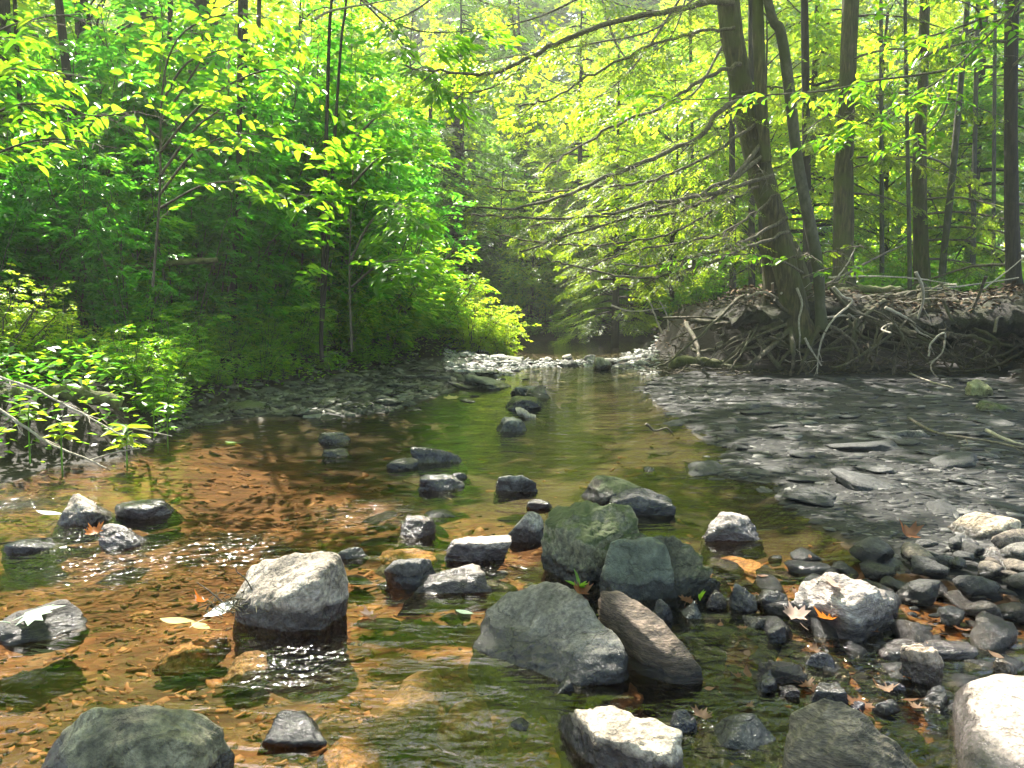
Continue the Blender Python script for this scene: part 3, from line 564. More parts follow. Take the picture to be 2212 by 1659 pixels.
# flat stones one can count, as copies of a few shapes
SH = []
for s in range(7):
    n, d = facets(200 + s, 7, .85); V, F = rockmesh(n, d, np.array([.5, .4, .11]), 3, 20, 200 + s, .05); mb = MB(); mb.add(V, F); SH.append(mb.mesh('flat_stone', MT['r_grey']))
MT['slate'] = rockmat('dark_slate', (.008, .008, .009), (.017, .017, .018), (.034, .033, .034), wetz=-.5, speck=.3, rough=.68)
SHS = []
for s in range(6):
    n, d = facets(260 + s, 6, .85); V, F = rockmesh(n, d, np.array([.5, .36, .06]), 3, 30, 260 + s, .05); mb = MB(); mb.add(V, F); SHS.append(mb.mesh('flat_stone', MT['slate']))
SHR = []
for s in range(6):
    n, d = facets(230 + s, 9, .9); V, F = rockmesh(n, d, np.array([.5, .4, .27]), 3, 14, 230 + s, .05); mb = MB(); mb.add(V, F); SHR.append(mb.mesh('pebble', MT['r_grey']))
def scatter(nm, shapes, n, region, size, label, cat, group, tints, mat=None, zoff=0, zs=1):
    k = 0; r = np.random.default_rng(len(label) + n); taken = []
    for _ in range(n * 30):
        if k >= n: break
        px, py = r.uniform(region[0], region[2]), r.uniform(region[1], region[3]); g0 = G(px, py)
        s = size(r)
        if any((g0[0] - a) ** 2 + (g0[1] - b_) ** 2 < (.40 * (s + c)) ** 2 for a, b_, c in taken): continue
        taken.append((g0[0], g0[1], s))
        o = bpy.data.objects.new(nm, shapes[r.integers(len(shapes))]); C.objects.link(o)
        o.location = (g0[0], g0[1], H(g0[0], g0[1]) + s * .03 + zoff); o.scale = (s, s * r.uniform(.7, 1), s * r.uniform(.7, 1.2) * zs); o.rotation_euler = (r.normal(0, .12 if shapes is not SHS else .04), r.normal(0, .12 if shapes is not SHS else .04), r.uniform(0, 6.3))
        tn = tints[r.integers(len(tints))]; f = r.uniform(.75, 1.2); o.color = (tn[0] * f, tn[1] * f, tn[2] * f, 1); tag(o, label, cat, group); k += 1
scatter('flat_stone', SH, 75, (430, 800, 1000, 905), lambda r: r.uniform(.14, .42), 'flat grey green stone lying on the left gravel below the bank', 'stone', 'flat stones on the left gravel', [(.5, .54, .42), (.34, .38, .33), (.8, .82, .66)])
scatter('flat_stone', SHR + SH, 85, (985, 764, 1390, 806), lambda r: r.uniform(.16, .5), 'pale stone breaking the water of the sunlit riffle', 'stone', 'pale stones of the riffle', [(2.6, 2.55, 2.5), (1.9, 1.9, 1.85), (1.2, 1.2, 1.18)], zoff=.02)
scatter('flat_stone', SH, 60, (880, 808, 1250, 905), lambda r: r.uniform(.12, .36), 'dark flat stone scattered in the green water below the riffle', 'stone', 'stones below the riffle', [(.5, .55, .48), (.7, .75, .65)], zoff=.05)
scatter('pebble', SHR + SH, 230, (1480, 1230, 2212, 1659), lambda r: .035 + .11 * r.random() ** 2.2, 'small wet pebble among the bigger stones of the near right', 'pebble', 'pebbles of the near right', [(.6, .6, .64), (1.1, 1.08, 1.06), (1.3, 1.05, .88), (.35, .35, .38), (1.7, 1.6, 1.6)], zoff=.022)
scatter('flat_stone', SHS, 34, (1430, 815, 2212, 1090), lambda r: r.uniform(.12, .34), 'grey slate piece lying on the dappled gravel bar', 'stone', 'slate pieces on the gravel bar', [(1.5, 1.5, 1.5), (3, 2.9, 2.8), (5, 4.8, 4.6)], zoff=.004, zs=.8)

scatter('rock', SHR, 80, (1440, 1200, 2212, 1655), lambda r: r.uniform(.10, .24), 'medium wet stone wedged among the bigger stones of the near right', 'rock', 'medium stones of the near right', [(.5, .5, .53), (1.0, .97, .95), (1.35, 1.15, 1.0), (.32, .32, .34)], zoff=.035)
scatter('rock', SHR + SH, 26, (760, 1080, 1330, 1330), lambda r: r.uniform(.08, .2), 'low wet stone in the midstream shallows before the mossy boulder', 'rock', 'low stones of the midstream shallows', [(.3, .3, .33), (.6, .55, .55), (1.2, 1.1, 1.1)], zoff=.05)
scatter('flat_stone', SHS, 64, (1400, 818, 2212, 1120), lambda r: r.uniform(.2, .55), 'dark flat slate sheet in the wet shelf of the gravel bar', 'stone', 'slate sheets of the gravel bar', [(.8, .8, .85), (1.2, 1.2, 1.2), (2.0, 1.95, 1.9)], zoff=-.004, zs=1)
# gravel that nobody could count
def flakes(name, n, region, size, cols, label, zoff=0.0, tilt=.22, thick=.12, keep=None):
    px, py = rng.uniform(region[0], region[2], n), rng.uniform(region[1], region[3], n)
    g0 = np.array([G(a, b_) for a, b_ in zip(px, py)])
    if keep is not None: g0 = g0[keep(g0[:, 0], g0[:, 1])]
    n = len(g0); z = height(g0[:, 0], g0[:, 1]) + zoff; s = size(n) * np.clip(g0[:, 1] / 4, .7, 2.2)
    a = np.sort(rng.uniform(0, 2 * math.pi, (n, 6)), 1); rr = rng.uniform(.6, 1, (n, 6)) * s[:, None]
    asp = rng.uniform(.35, .8, n)[:, None]; yaw = rng.normal(0, .45, n)[:, None]
    lx, ly = np.cos(a) * rr, np.sin(a) * rr * asp
    X, Y = lx * np.cos(yaw) - ly * np.sin(yaw), lx * np.sin(yaw) + ly * np.cos(yaw)
    tx, ty = rng.normal(0, tilt, (n, 1)), rng.normal(0, tilt, (n, 1)); th = (s * thick)[:, None]
    top = np.stack([g0[:, :1] + X * .9, g0[:, 1:2] + Y * .9, z[:, None] + th + tx * X + ty * Y], -1); bot = np.stack([g0[:, :1] + X, g0[:, 1:2] + Y, z[:, None] - th + tx * X + ty * Y], -1)
    V = np.concatenate([top, bot], 1).reshape(-1, 3); b0 = np.arange(n)[:, None] * 12; rn = rng.random(n)
    mb = MB(); mb.add(V, b0 + np.arange(6)[None], rn)
    q = np.arange(6); side = np.stack([q, q + 6, (q + 1) % 6 + 6, (q + 1) % 6], -1)
    mb.add(np.zeros((0, 3)), np.zeros((0, 4), int)); mb.f.append((b0[:, None] + side[None]).reshape(-1, 4)); mb.r.append(np.repeat(rn, 6))
    return tag(mb.build(name, flakemat(name + '_stone', cols), smooth=False), label, kind='stuff')
wet_in = lambda x, y: (sdist(x, y, WATER) > .03) & (((y + .5 * x < 5.0) & (y + 1.1 * x < 4.2)) | (rng.random(len(x)) < .18))
dry_in = lambda x, y: sdist(x, y, WATER) < -.0
flakes('streambed_gravel', 9000, (-200, 930, 2300, 1659), lambda n: rng.uniform(.012, .055, n) * rng.uniform(.5, 1.3, n), [(.03, .014, .007), (.11, .047, .018), (.18, .082, .034), (.25, .135, .062), (.07, .036, .02)], 'brown shale chips on the creek bed', keep=wet_in)
flakes('shale_gravel', 6500, (1370, 812, 2500, 1240), lambda n: .012 + .075 * rng.random(n) ** 2.2, [(.006, .006, .007), (.016, .016, .017), (.034, .033, .033), (.011, .011, .012), (.13, .125, .12)], 'dark shale chips of the gravel bar', keep=dry_in, thick=.05, tilt=.05)
flakes('bank_gravel', 3500, (300, 780, 1080, 935), lambda n: rng.uniform(.02, .06, n), [(.015, .017, .013), (.045, .048, .036), (.09, .09, .07), (.15, .15, .12)], 'grey gravel below the left bank', keep=dry_in)
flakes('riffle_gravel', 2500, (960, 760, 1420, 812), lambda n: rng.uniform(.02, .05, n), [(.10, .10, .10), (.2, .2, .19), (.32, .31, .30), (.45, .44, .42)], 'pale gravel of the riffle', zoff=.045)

# places the sun reaches through gaps cut in the leaves: (point, radius)
LIT = []                                   # places the sun reaches through gaps cut in the leaves: (point, radius)
for px, py, r in [(120, 1080, .45), (330, 1090, .5), (500, 1010, .55), (520, 1100, .45), (650, 1040, .4), (640, 1130, .35), (760, 1060, .25), (300, 1180, .45), (150, 1200, .45), (450, 1200, .35), (620, 1220, .3), (700, 1190, .25), (560, 1290, .22), (300, 1270, .35), (300, 1330, .25), (480, 1330, .2), (930, 1150, .18), (1030, 1180, .22), (960, 1240, .18), (870, 1230, .15), (1330, 1390, .14), (1270, 1330, .1), (1580, 1130, .25), (1810, 1300, .3), (1740, 1330, .22), (1900, 1330, .2), (1980, 1400, .22), (2120, 1140, .3), (2150, 1210, .35), (2130, 1470, .25), (2250, 1480, .3), (1350, 1580, .16), (1440, 1600, .1), (520, 1450, .2), (480, 1560, .22), (600, 1500, .15), (450, 1560, .15), (700, 1640, .2), (1130, 785, .9), (1220, 775, 1.0), (1320, 780, .8), (1060, 790, .5), (1560, 870, .35), (1660, 960, .3), (1750, 930, .3), (1850, 980, .3), (1950, 850, .4), (1500, 850, .4), (1700, 1000, .25), (1620, 830, .4), (1980, 1080, .25), (2080, 1030, .3), (1900, 1040, .2), (1230, 1110, .12), (1150, 1120, .12), (1660, 1200, .25), (2050, 1330, .25)]: LIT.append((G(px, py, .03), r))
for px, py, z_, r in [(620, 1230, .2, .36), (560, 1260, .14, .22), (700, 1195, .24, .2), (1310, 1390, .12, .15), (1810, 1290, .14, .36), (1900, 1300, .12, .25), (2150, 1480, .1, .34), (2220, 1450, .1, .3), (1380, 1590, .09, .2), (1440, 1600, .1, .14), (190, 1085, .1, .3), (310, 1095, .04, .3), (260, 1150, .06, .25), (60, 1335, .1, .16), (1020, 1180, .08, .2), (960, 1240, .07, .16), (900, 1130, .05, .15), (1580, 1130, .1, .25), (2130, 1130, .12, .3), (2150, 1200, .08, .3), (1990, 1420, .08, .2), (1195, 1100, .26, .09), (450, 1545, .16, .12), (1380, 1065, .12, .12), (1460, 1400, .12, .1), (1780, 1480, .1, .14), (1620, 1330, .05, .12)]: LIT.append((G(px, py, z_), r))
for px, py, Y, r in [(40, 600, 5.8, .6), (140, 640, 6.0, .5), (60, 720, 5.4, .45), (200, 690, 6.1, .4), (100, 900, 5.0, .35), (250, 960, 5.0, .35), (40, 60, 4.8, .6), (130, 230, 4.9, .45), (270, 250, 4.9, .4), (430, 60, 5.9, .4), (580, 60, 5.8, .35), (1080, 680, 17, 1.2), (1010, 680, 17, 1.0), (960, 620, 18, .9), (880, 560, 15.5, .8), (1240, 100, 14.3, 1.6), (1060, 140, 14.3, 1.2), (1430, 200, 14.5, 1.4), (1880, 660, 11.5, .4), (2030, 670, 11.5, .45), (2140, 680, 11.3, .45), (1960, 640, 11.8, .4), (1550, 740, 11.8, .35), (1520, 786, 13.2, .4), (1480, 210, 6, .4), (1700, 200, 6.1, .4), (1900, 260, 6.1, .4), (2000, 90, 6.3, .4), (1300, 430, 9.8, .5), (1450, 400, 10.2, .5), (830, 400, 9.2, .5), (760, 300, 9.3, .5)]: LIT.append((P(px, py, Y), r))
LC = np.array([c for c, r in LIT]); LR = np.array([r for c, r in LIT])
def in_gap(p, f=1.0):
    p = np.asarray(p); m_ = np.zeros(len(p), bool)
    for c, r in zip(LC, LR):
        dv = p - c; al = dv @ SUN; m_ |= (al > .6) & (np.linalg.norm(dv - al[:, None] * SUN, axis=1) < r * f)
    return m_
# ------------------------------------------------------------------ trees
def trunk_path(pts, Y, ztop=None, zbase=None):
    """pts from the root up: (x, y, width) in the photograph at the distance Y -> points and radii"""
    W = np.array([P(a, b_, Y) for a, b_, c in pts]); R = np.array([M(c, Y) / 2 for a, b_, c in pts])
    if zbase is not None and W[0, 2] > zbase:
        W = np.vstack([W[0] * [1, 1, 0] + [0, 0, zbase], W]); R = np.concatenate([[R[0] * 1.12], R])
    if ztop is not None and W[-1, 2] < ztop:
        d = norm(W[-1] - W[-2]); d = norm(d * [.5, .5, 1]); L = (ztop - W[-1, 2]) / d[2]
        W = np.vstack([W, W[-1] + d * L * .5, W[-1] + d * L]); R = np.concatenate([R, [R[-1] * .7, R[-1] * .25]])
    n = max(14, len(W) * 5)
    s = np.linspace(0, 1, len(W)); return catmull(W, n), np.interp(np.linspace(0, 1, n), s, R)
def grow_twigs(mb, path, rad0, n, length, droop, levels=1, r=.006, start=.15, spread=(.6, 1.3), tips=None, seg=3):
    """side twigs along a branch; collects their tips with directions"""
    path = np.asarray(path); m_ = len(path)
    for _ in range(n):
        t = rng.uniform(start, 1); i = min(int(t * (m_ - 1)), m_ - 2); p0 = path[i] + (path[i + 1] - path[i]) * rng.random()
        d = norm(path[i + 1] - path[i]); side = norm(np.cross(d, [0, 0, 1.0])) * rng.choice([-1, 1]); a = rng.uniform(*spread)
        dd = norm(d * math.cos(a) + side * math.sin(a) + np.array([0, 0, rng.normal(0, .18)])); L = length * rng.uniform(.4, 1.2) * (1.15 - .6 * t)
        k = np.linspace(0, 1, 5)[:, None]
        q = p0 + dd * L * k + np.array([0, 0, -droop * L]) * k ** 2 + rng.normal(0, .04 * L, (5, 3)) * k
        tube(mb, q, np.linspace(r, r * .4, 5), seg, cap=False)
        if levels > 1: grow_twigs(mb, q, r, max(2, int(L * 9)), L * .42, droop, levels - 1, r * .6, .2, spread, tips, seg)
        elif tips is not None: tips.append((q[1], norm(q[-1] - q[0]), L))
SP_B = spray_t(20, 1.0); SP_B2 = spray_t(16, 1.0, .6, .25); SP_N = needle_t(9, 1.0, 4); SP_N2 = needle_t(7, 1.0, 3)
def foliage(name, mat, parent, pos, dirs, scale, T, L, W, shape=LEAF1, upj=.25, jit=.25):
    o, d, n = place(T, pos, dirs, scale, upj); k = len(o)
    mb = MB(); q = rng.uniform(1 - 1.6 * jit, 1 + 1.3 * jit, k); leaves(mb, o, d, n, L * q, W * q * rng.uniform(.8, 1.15, k), shape)
    return mb.build(name, MT[mat], parent, smooth=False)

# --- shapes of the wood behind, made once and copied
def broad_tree(name, h, crown_lo, R, ncl, per, mat, leaf=.2, r0=.14, loc=(0, 0, 0), bark='bark_dark', spr=1.1):
    root = empty(name, loc)
    mb = MB(); n = 14; z = np.linspace(-.4, h * .95, n); pth = np.stack([fbm(np.stack([z * .25, z * 0 + h, z * 0], -1), 2, int(h * 7)) * .25, fbm(np.stack([z * .25, z * 0, z * 0 + h], -1), 2, 5) * .25, z], -1)
    tube(mb, pth, np.linspace(r0 * 1.2, r0 * .15, n), 8, .12)
    p, d, c = layered((0, 0, (crown_lo + h) / 2), (R, R, (h - crown_lo) / 2), ncl, per, .28)
    for q in c:
        zz = max(crown_lo * .6, q[2] - np.hypot(q[0], q[1]) * .6); b0 = np.array([np.interp(zz, z, pth[:, 0]), np.interp(zz, z, pth[:, 1]), zz])
        k = np.linspace(0, 1, 6)[:, None]; tube(mb, b0 + (q - b0) * k + np.array([0, 0, .12]) * np.sin(k * 3.14) * np.linalg.norm(q - b0), np.linspace(r0 * .28, .012, 6), 4, cap=False)
    mb.build('trunk', MT[bark], root)
    foliage('crown', mat, root, p, d, spr * rng.uniform(.7, 1.2, len(p)), SP_B, leaf, leaf * .58)
    return root
def hemlock(name, h, lo, R, nb, mat, r0=.16, loc=(0, 0, 0), leaf=.075, per=7, spr=.8):
    root = empty(name, loc); mb = MB(); n = 14; z = np.linspace(-.4, h, n)
    tube(mb, np.stack([0 * z, 0 * z, z], -1), np.linspace(r0 * 1.15, .02, n), 9, .1)
    pos, dr = [], []
    for i in range(nb):
        t = (i + rng.random()) / nb; zz = lo + (h - lo) * t; L = R * (1 - t) ** .7 * rng.uniform(.6, 1.15) + .3; a = rng.uniform(0, 6.283)
        u = np.array([math.cos(a), math.sin(a), 0]); k = np.linspace(0, 1, 7)[:, None]
        q = np.array([0, 0, zz]) + u * L * k + np.array([0, 0, L]) * (.12 * k - .42 * k ** 2)
        tube(mb, q, np.linspace(.03 + .012 * L, .006, 7), 4, cap=False)
        for _ in range(int(per * L)):
            s = rng.uniform(.25, 1); j = min(int(s * 6), 5); b0 = q[j] + (q[j + 1] - q[j]) * (s * 6 - j); sd = np.array([-u[1], u[0], 0]) * rng.choice([-1, 1]); an = rng.uniform(.3, 1.1)
            dd = norm(u * math.cos(an) + sd * math.sin(an) + np.array([0, 0, rng.uniform(-.5, -.05)])); pos.append(b0); dr.append(dd)
    mb.build('trunk', MT['bark_dark'], root)
    foliage('crown', mat, root, np.array(pos), np.array(dr), spr * rng.uniform(.6, 1.2, len(pos)), SP_N, leaf, leaf * .32, upj=.2)
    return root
protos = [broad_tree('broadleaf_tree', 15, .6, 3.4, 60, 9, 'leaf_yellow', .26, spr=1.2), broad_tree('broadleaf_tree', 13, .8, 3.0, 55, 9, 'leaf_mid', .24, spr=1.1),
          broad_tree('broadleaf_tree', 17, 1.2, 3.8, 70, 10, 'leaf_yellow', .28, r0=.2, spr=1.3)]
protoh = [hemlock('hemlock_tree', 17, 1.2, 3.6, 110, 'needle_dark', .22, leaf=.12, per=5, spr=1.1), hemlock('hemlock_tree', 14, 1.0, 3.0, 95, 'needle', .17, leaf=.11, per=5, spr=1.0)]
used = set()
def put(pr, x, y, s, label, cat, group=None, zs=1, rot=None):
    o = pr if pr.name not in used else copy_tree(pr); used.add(pr.name)
    o.location = (x, y, H(x, y) - .05); o.scale = (s, s, s * zs); o.rotation_euler = (0, 0, rng.uniform(0, 6.28) if rot is None else rot)
    return tag(o, label, cat, group)
# the far wood (rows beyond the bend of the creek)
FAR = 'sunlit broadleaf tree in the far wood behind the bend of the creek'; FARH = 'dark hemlock in the far wood behind the bend of the creek'
r2 = np.random.default_rng(3)
for row, (yy, n, xr) in enumerate(((32, 9, 21), (41, 10, 27), (52, 13, 36), (64, 16, 44), (72, 15, 46))):
    for i in range(n):
        xx = -xr + 2 * xr * (i + r2.uniform(.2, .8)) / n; y2 = yy + r2.uniform(-2.5, 2.5)
        zz = (.62, .8, 1.15, 1.8, 2.4)[row]
        if r2.random() < .16: put(protoh[r2.integers(2)], xx, y2, r2.uniform(.85, 1.15) * zz, FARH, 'tree', 'hemlocks of the far wood')
        else: put(protos[r2.integers(3)], xx, y2, r2.uniform(.85, 1.2) * zz, FAR, 'tree', 'broadleaf trees of the far wood')
# single trees of the middle distance
for px, Y, pr, s, lb in [(1000, 28, protoh[0], .7, 'tall dark hemlock standing alone at the head of the creek, centre'), (1120, 34, protoh[0], .85, 'broad dark hemlock behind and right of the lone dark hemlock'), (800, 25, protos[1], .8, 'green broadleaf tree on the left bank behind the narrow leaved bushes'), (900, 29, protos[0], .75, 'yellow green tree left of the lone dark hemlock'),
                         (1250, 27, protoh[1], .8, 'young pale hemlock on the far bank over the pool'), (1400, 30, protos[1], .8, 'green broadleaf tree on the far bank right of the pale hemlock'), (650, 19, protos[1], .7, 'leafy tree on the left bank behind the twin stemmed sapling'), (480, 20, protos[0], .8, 'yellow green tree behind the thick grey trunk on the left'),
                         (230, 17, protos[1], .75, 'green tree at the back of the left thicket behind the slim straight trunk'), (40, 18, protoh[0], .8, 'dark hemlock at the back of the left thicket by the left edge'), (340, 22, protoh[0], .9, 'dark hemlock at the back of the left thicket, left of the thick grey trunk'), (-150, 15, protos[0], .75, 'sunny tree at the far left edge'),
                         (1330, 22, protoh[1], .62, 'young pale hemlock leaning over the pool from the right'), (1450, 20, protos[0], .45, 'young yellow green tree over the left end of the root bank'), (1640, 20, protos[0], .55, 'young yellow green tree right behind the leaning hemlock'), (1190, 30, protos[0], .6, 'sunlit young tree behind the pool, right of the lone dark hemlock'), (1080, 28, protos[1], .45, 'small green tree over the pool right beside the lone dark hemlock'), (1150, 25.6, protos[0], .3, 'low sunlit tree at the water on the far bank, left of the pool middle'), (1270, 26, protos[1], .33, 'low green tree at the water on the far bank, right of the pool middle'), (1380, 26.5, protos[0], .34, 'low sunlit tree on the far bank behind the end of the root bank'), (1560, 24, protoh[1], .8, 'pale hemlock left of the leaning hemlock, well behind it'), (1740, 22, protoh[1], .85, 'pale hemlock behind the gap between leaning hemlock and furrowed straight trunk'), (1900, 24, protos[0], .8, 'yellow green tree behind the furrowed straight trunk on the right'), (2090, 22, protoh[1], .9, 'hemlock between the two right hand trunks, behind them'), (2280, 20, protos[1], .8, 'green tree at the right edge behind the black trunk')]:
    g0 = P(px, 640, Y); put(pr, g0[0], g0[1], s, lb, 'tree')

# --- the trees one can tell apart on the right bank
right_trees = {}
def named_trunk(key, name, pts, Y, label, mat='bark', ztop=11, zbase=None, rough=.1, seed=1, extra=None):
    if key in ('lean', 'slim', 'furrow', 'mid', 'slant', 'black'): pts = [(a_, b_, c_ * .76) for a_, b_, c_ in pts]
    pth, rad = trunk_path(pts, Y, ztop, zbase)
    root = empty(name, pth[0], label, 'tree'); mb = MB(); tube(mb, pth - pth[0], rad, 14, rough, seed)
    if extra: extra(mb, pth[0])
    mb.build('trunk', MT[mat], root); right_trees[key] = (root, pth, rad); return root, pth, rad
BZ = lambda px, Y: H(P(px, 700, Y)[0], Y)
def lean_extra(mb, o):
    q, r = trunk_path([(1655, 350, 22), (1643, 200, 25), (1638, 60, 24), (1637, -40, 22)], 11.25, 9); tube(mb, q - o, r, 10, .1, 4)
    q, r = trunk_path([(1768, 716, 16), (1745, 660, 40), (1715, 570, 46), (1690, 500, 30)], 11.75); tube(mb, q - o, r, 10, .15, 6)
    q, r = trunk_path([(1662, 690, 34), (1668, 600, 40), (1660, 500, 36)], 11.9); tube(mb, q - o, r, 10, .15, 7)
named_trunk('lean', 'leaning_hemlock', [(1734, 738, 100), (1724, 700, 78), (1712, 640, 70), (1692, 560, 66), (1664, 450, 64), (1638, 350, 62), (1612, 240, 62), (1592, 130, 60), (1572, 0, 58)], 11.5, 'big leaning hemlock with forked trunk on the root bank, long bare branches sweeping left', extra=lean_extra, seed=2, rough=.14)
named_trunk('slim', 'beech_tree', [(1774, 712, 36), (1772, 660, 28), (1764, 560, 33), (1742, 450, 31), (1722, 340, 30), (1706, 200, 29), (1686, 70, 27), (1658, 0, 25)], 11.15, 'slim bent tree right against the leaning hemlock', 'bark_grey', seed=3, rough=.06)
named_trunk('furrow', 'hemlock_tree', [(1822, 600, 62), (1822, 540, 54), (1822, 400, 52), (1828, 250, 44), (1838, 0, 42)], 16, 'furrowed straight trunk third from the left on the right bank', zbase=.9, seed=4)
named_trunk('mid', 'hemlock_tree', [(1992, 612, 44), (1990, 540, 38), (1986, 380, 36), (1992, 200, 27), (1998, 0, 26)], 16, 'straight brown trunk between furrowed trunk and thin slanting stem', zbase=.9, seed=5)
named_trunk('slant', 'maple_tree', [(2034, 608, 20), (2040, 540, 17), (2060, 350, 17), (2078, 150, 15), (2090, 0, 14)], 15.5, 'thin stem slanting right beside the straight brown trunk', 'bark_grey', zbase=.9, seed=6)
named_trunk('black', 'hemlock_tree', [(2190, 630, 52), (2188, 540, 36), (2184, 300, 34), (2186, 0, 32)], 13.5, 'nearly black thick trunk close to the right edge', 'bark_dark', zbase=.9, seed=7)
for key, px0, px1, yb, wd, Y, lb in [('t1', 1583, 1580, 652, 15, 17, 'thin straight sapling left of the leaning hemlock'), ('t2', 1624, 1622, 655, 15, 18, 'second thin sapling, nearest the leaning hemlock'), ('t3', 1965, 1955, 610, 9, 15, 'very thin stem just left of the straight brown trunk'), ('t4', 2100, 2112, 620, 11, 19, 'thin stem right of the slanting one'), ('t5', 2145, 2150, 620, 9, 18, 'thin stem left of the nearly black trunk'), ('t6', 1745, 1738, 600, 20, 17, 'dim trunk seen between the leaning hemlock and the slim bent tree'), ('t7', 1905, 1903, 600, 10, 19, 'pale thin stem between furrowed and straight brown trunks'), ('t8', 1500, 1490, 640, 9, 22, 'faint thin stem over the left end of the root bank')]:
    named_trunk(key, 'sapling', [(px0, yb, wd), ((px0 + px1) / 2, 300, wd * .85), (px1, 0, wd * .7)], Y, lb, 'bark_dark' if wd > 12 else 'bark_grey', 9, .8, .05, 9)
# left side trunks
for key, pts, Y, lb, mt in [('l1', [(436, 640, 64), (436, 300, 60), (440, 0, 57)], 13, 'thick grey trunk rising behind the left thicket', 'bark_dark'), ('l2', [(178, 560, 24), (176, 250, 22), (172, 0, 20)], 12, 'slim straight trunk in the upper left thicket', 'bark_dark'), ('l3', [(8, 600, 40), (6, 300, 36), (2, 0, 32)], 11, 'dark trunk on the left edge', 'bark_dark'),
                            ('l4', [(516, 660, 22), (522, 300, 18), (528, 0, 14)], 11, 'thin trunk right of the thick grey trunk', 'bark_dark'), ('l5', [(550, 620, 12), (548, 300, 11), (560, 0, 9)], 11.5, 'thinner stem just right of the thin trunk', 'bark_grey'), ('l6', [(364, 560, 14), (364, 250, 12), (368, 0, 10)], 14, 'thin stem left of the thick grey trunk', 'bark_dark'),
                            ('l7', [(192, 560, 26), (186, 470, 24), (180, 380, 22), (150, 200, 18)], 9.5, 'short dark trunk low in the left thicket', 'bark_dark'), ('l8', [(46, 580, 12), (50, 430, 11), (44, 250, 9)], 9.5, 'thin dark stem near the left edge', 'bark_dark'), ('l9', [(500, 720, 16), (506, 600, 14), (515, 440, 12)], 9.5, 'crooked dark stem under the thicket', 'bark_dark'),
                            ('c1', [(975, 650, 44), (976, 450, 40), (980, 250, 34)], 29, 'dark trunk at the head of the creek', 'bark_dark'), ('c2', [(1020, 640, 18), (1020, 400, 16), (1016, 200, 14)], 31, 'thinner dark trunk right of the dark trunk at the head of the creek', 'bark_dark'), ('c3', [(930, 620, 12), (932, 450, 11), (930, 250, 9)], 28, 'thin trunk left of the dark trunk at the head of the creek', 'bark_dark')]:
    named_trunk(key, 'tree', pts, Y, lb, mt, 10, .1, .08, 11)
# twin stemmed sapling
o, pth, rad = named_trunk('twin', 'sapling', [(694, 720, 9), (700, 500, 8.5), (704, 330, 8), (712, 60, 7), (716, 0, 6)], 10.6, 'twin stemmed sapling over the left thicket', 'bark_dark', 8, .3, .05, 12,
                      extra=lambda mb, oo: tube(mb, trunk_path([(697, 690, 9), (712, 480, 9), (726, 250, 8), (738, 80, 7), (748, 0, 7)], 10.6, 8)[0] - oo, np.linspace(.026, .012, 35), 8))

# --- the sweeping branches of the leaning hemlock
root, pth, rad = right_trees['lean']; org = np.array(root.location)
BR = [([(1585, 5), (1504, 10), (1374, 36), (1248, 72), (1176, 108), (1103, 144), (1049, 160), (960, 155), (873, 146)], 14, 9.2), ([(1640, 205), (1560, 235), (1512, 293), (1431, 333), (1329, 374), (1207, 427), (1085, 451), (975, 443)], 13, 9.4), ([(1650, 300), (1573, 399), (1500, 425), (1410, 439), (1329, 460), (1207, 472), (1064, 468), (963, 464)], 10, 9.6),
      ([(1660, 330), (1580, 385), (1480, 430), (1360, 468), (1240, 505), (1120, 545)], 10, 10.2), ([(1670, 380), (1573, 410), (1490, 450), (1400, 468), (1250, 470), (1150, 490)], 9, 10.4), ([(1700, 470), (1600, 525), (1480, 560), (1420, 572), (1330, 572)], 8, 10.3), ([(1705, 500), (1600, 540), (1530, 570), (1450, 590), (1370, 600), (1240, 575), (1180, 560)], 8, 10.0),
      ([(1600, 140), (1520, 170), (1430, 230), (1330, 270), (1230, 330), (1150, 385)], 9, 10.3), ([(1680, 420), (1600, 480), (1540, 510), (1440, 530), (1340, 550), (1250, 590)], 6, 10.8), ([(1630, 270), (1540, 330), (1440, 380), (1340, 400), (1240, 410), (1140, 415), (1050, 400)], 7, 10.7), ([(1585, 60), (1500, 70), (1400, 100), (1300, 150), (1200, 210), (1120, 230)], 7, 9.9),
      ([(1600, 200), (1690, 190), (1800, 250), (1900, 262)], 5, 11.2), ([(1690, 560), (1780, 545), (1860, 530)], 5, 11), ([(1640, 400), (1560, 440), (1460, 500), (1370, 520), (1260, 530), (1150, 520), (1060, 505)], 6, 10.9)]
mbb = MB(); tips = []
for pts, wd, Yend in BR:
    n = len(pts); W = np.array([P(a, b_, 11.3 + (Yend - 11.3) * i / (n - 1)) for i, (a, b_) in enumerate(pts)]); Q = catmull(W, 36)
    Q = Q + rng.normal(0, .012, Q.shape)
    mbr = MB(); tube(mbr, Q - org, np.linspace(M(wd, 11) * .5, .011, 36), 7, .1, 3)
    L = np.linalg.norm(np.diff(Q, axis=0), axis=1).sum()
    grow_twigs(mbr, Q - org, .02, int(L * 9), .75, .3, 2, .006, .08, (.5, 1.3), tips)
    mbr.build('branch', MT['twig'], root)
T_ = [t_ for t_ in tips if rng.random() < .3]
foliage('foliage', 'needle', root, np.array([a for a, b_, c in T_]), np.array([b_ for a, b_, c in T_]), np.array([max(.14, c * 1.25) for a, b_, c in T_]) * rng.uniform(.8, 1.5, len(T_)), SP_N2, .04, .012, upj=.2)
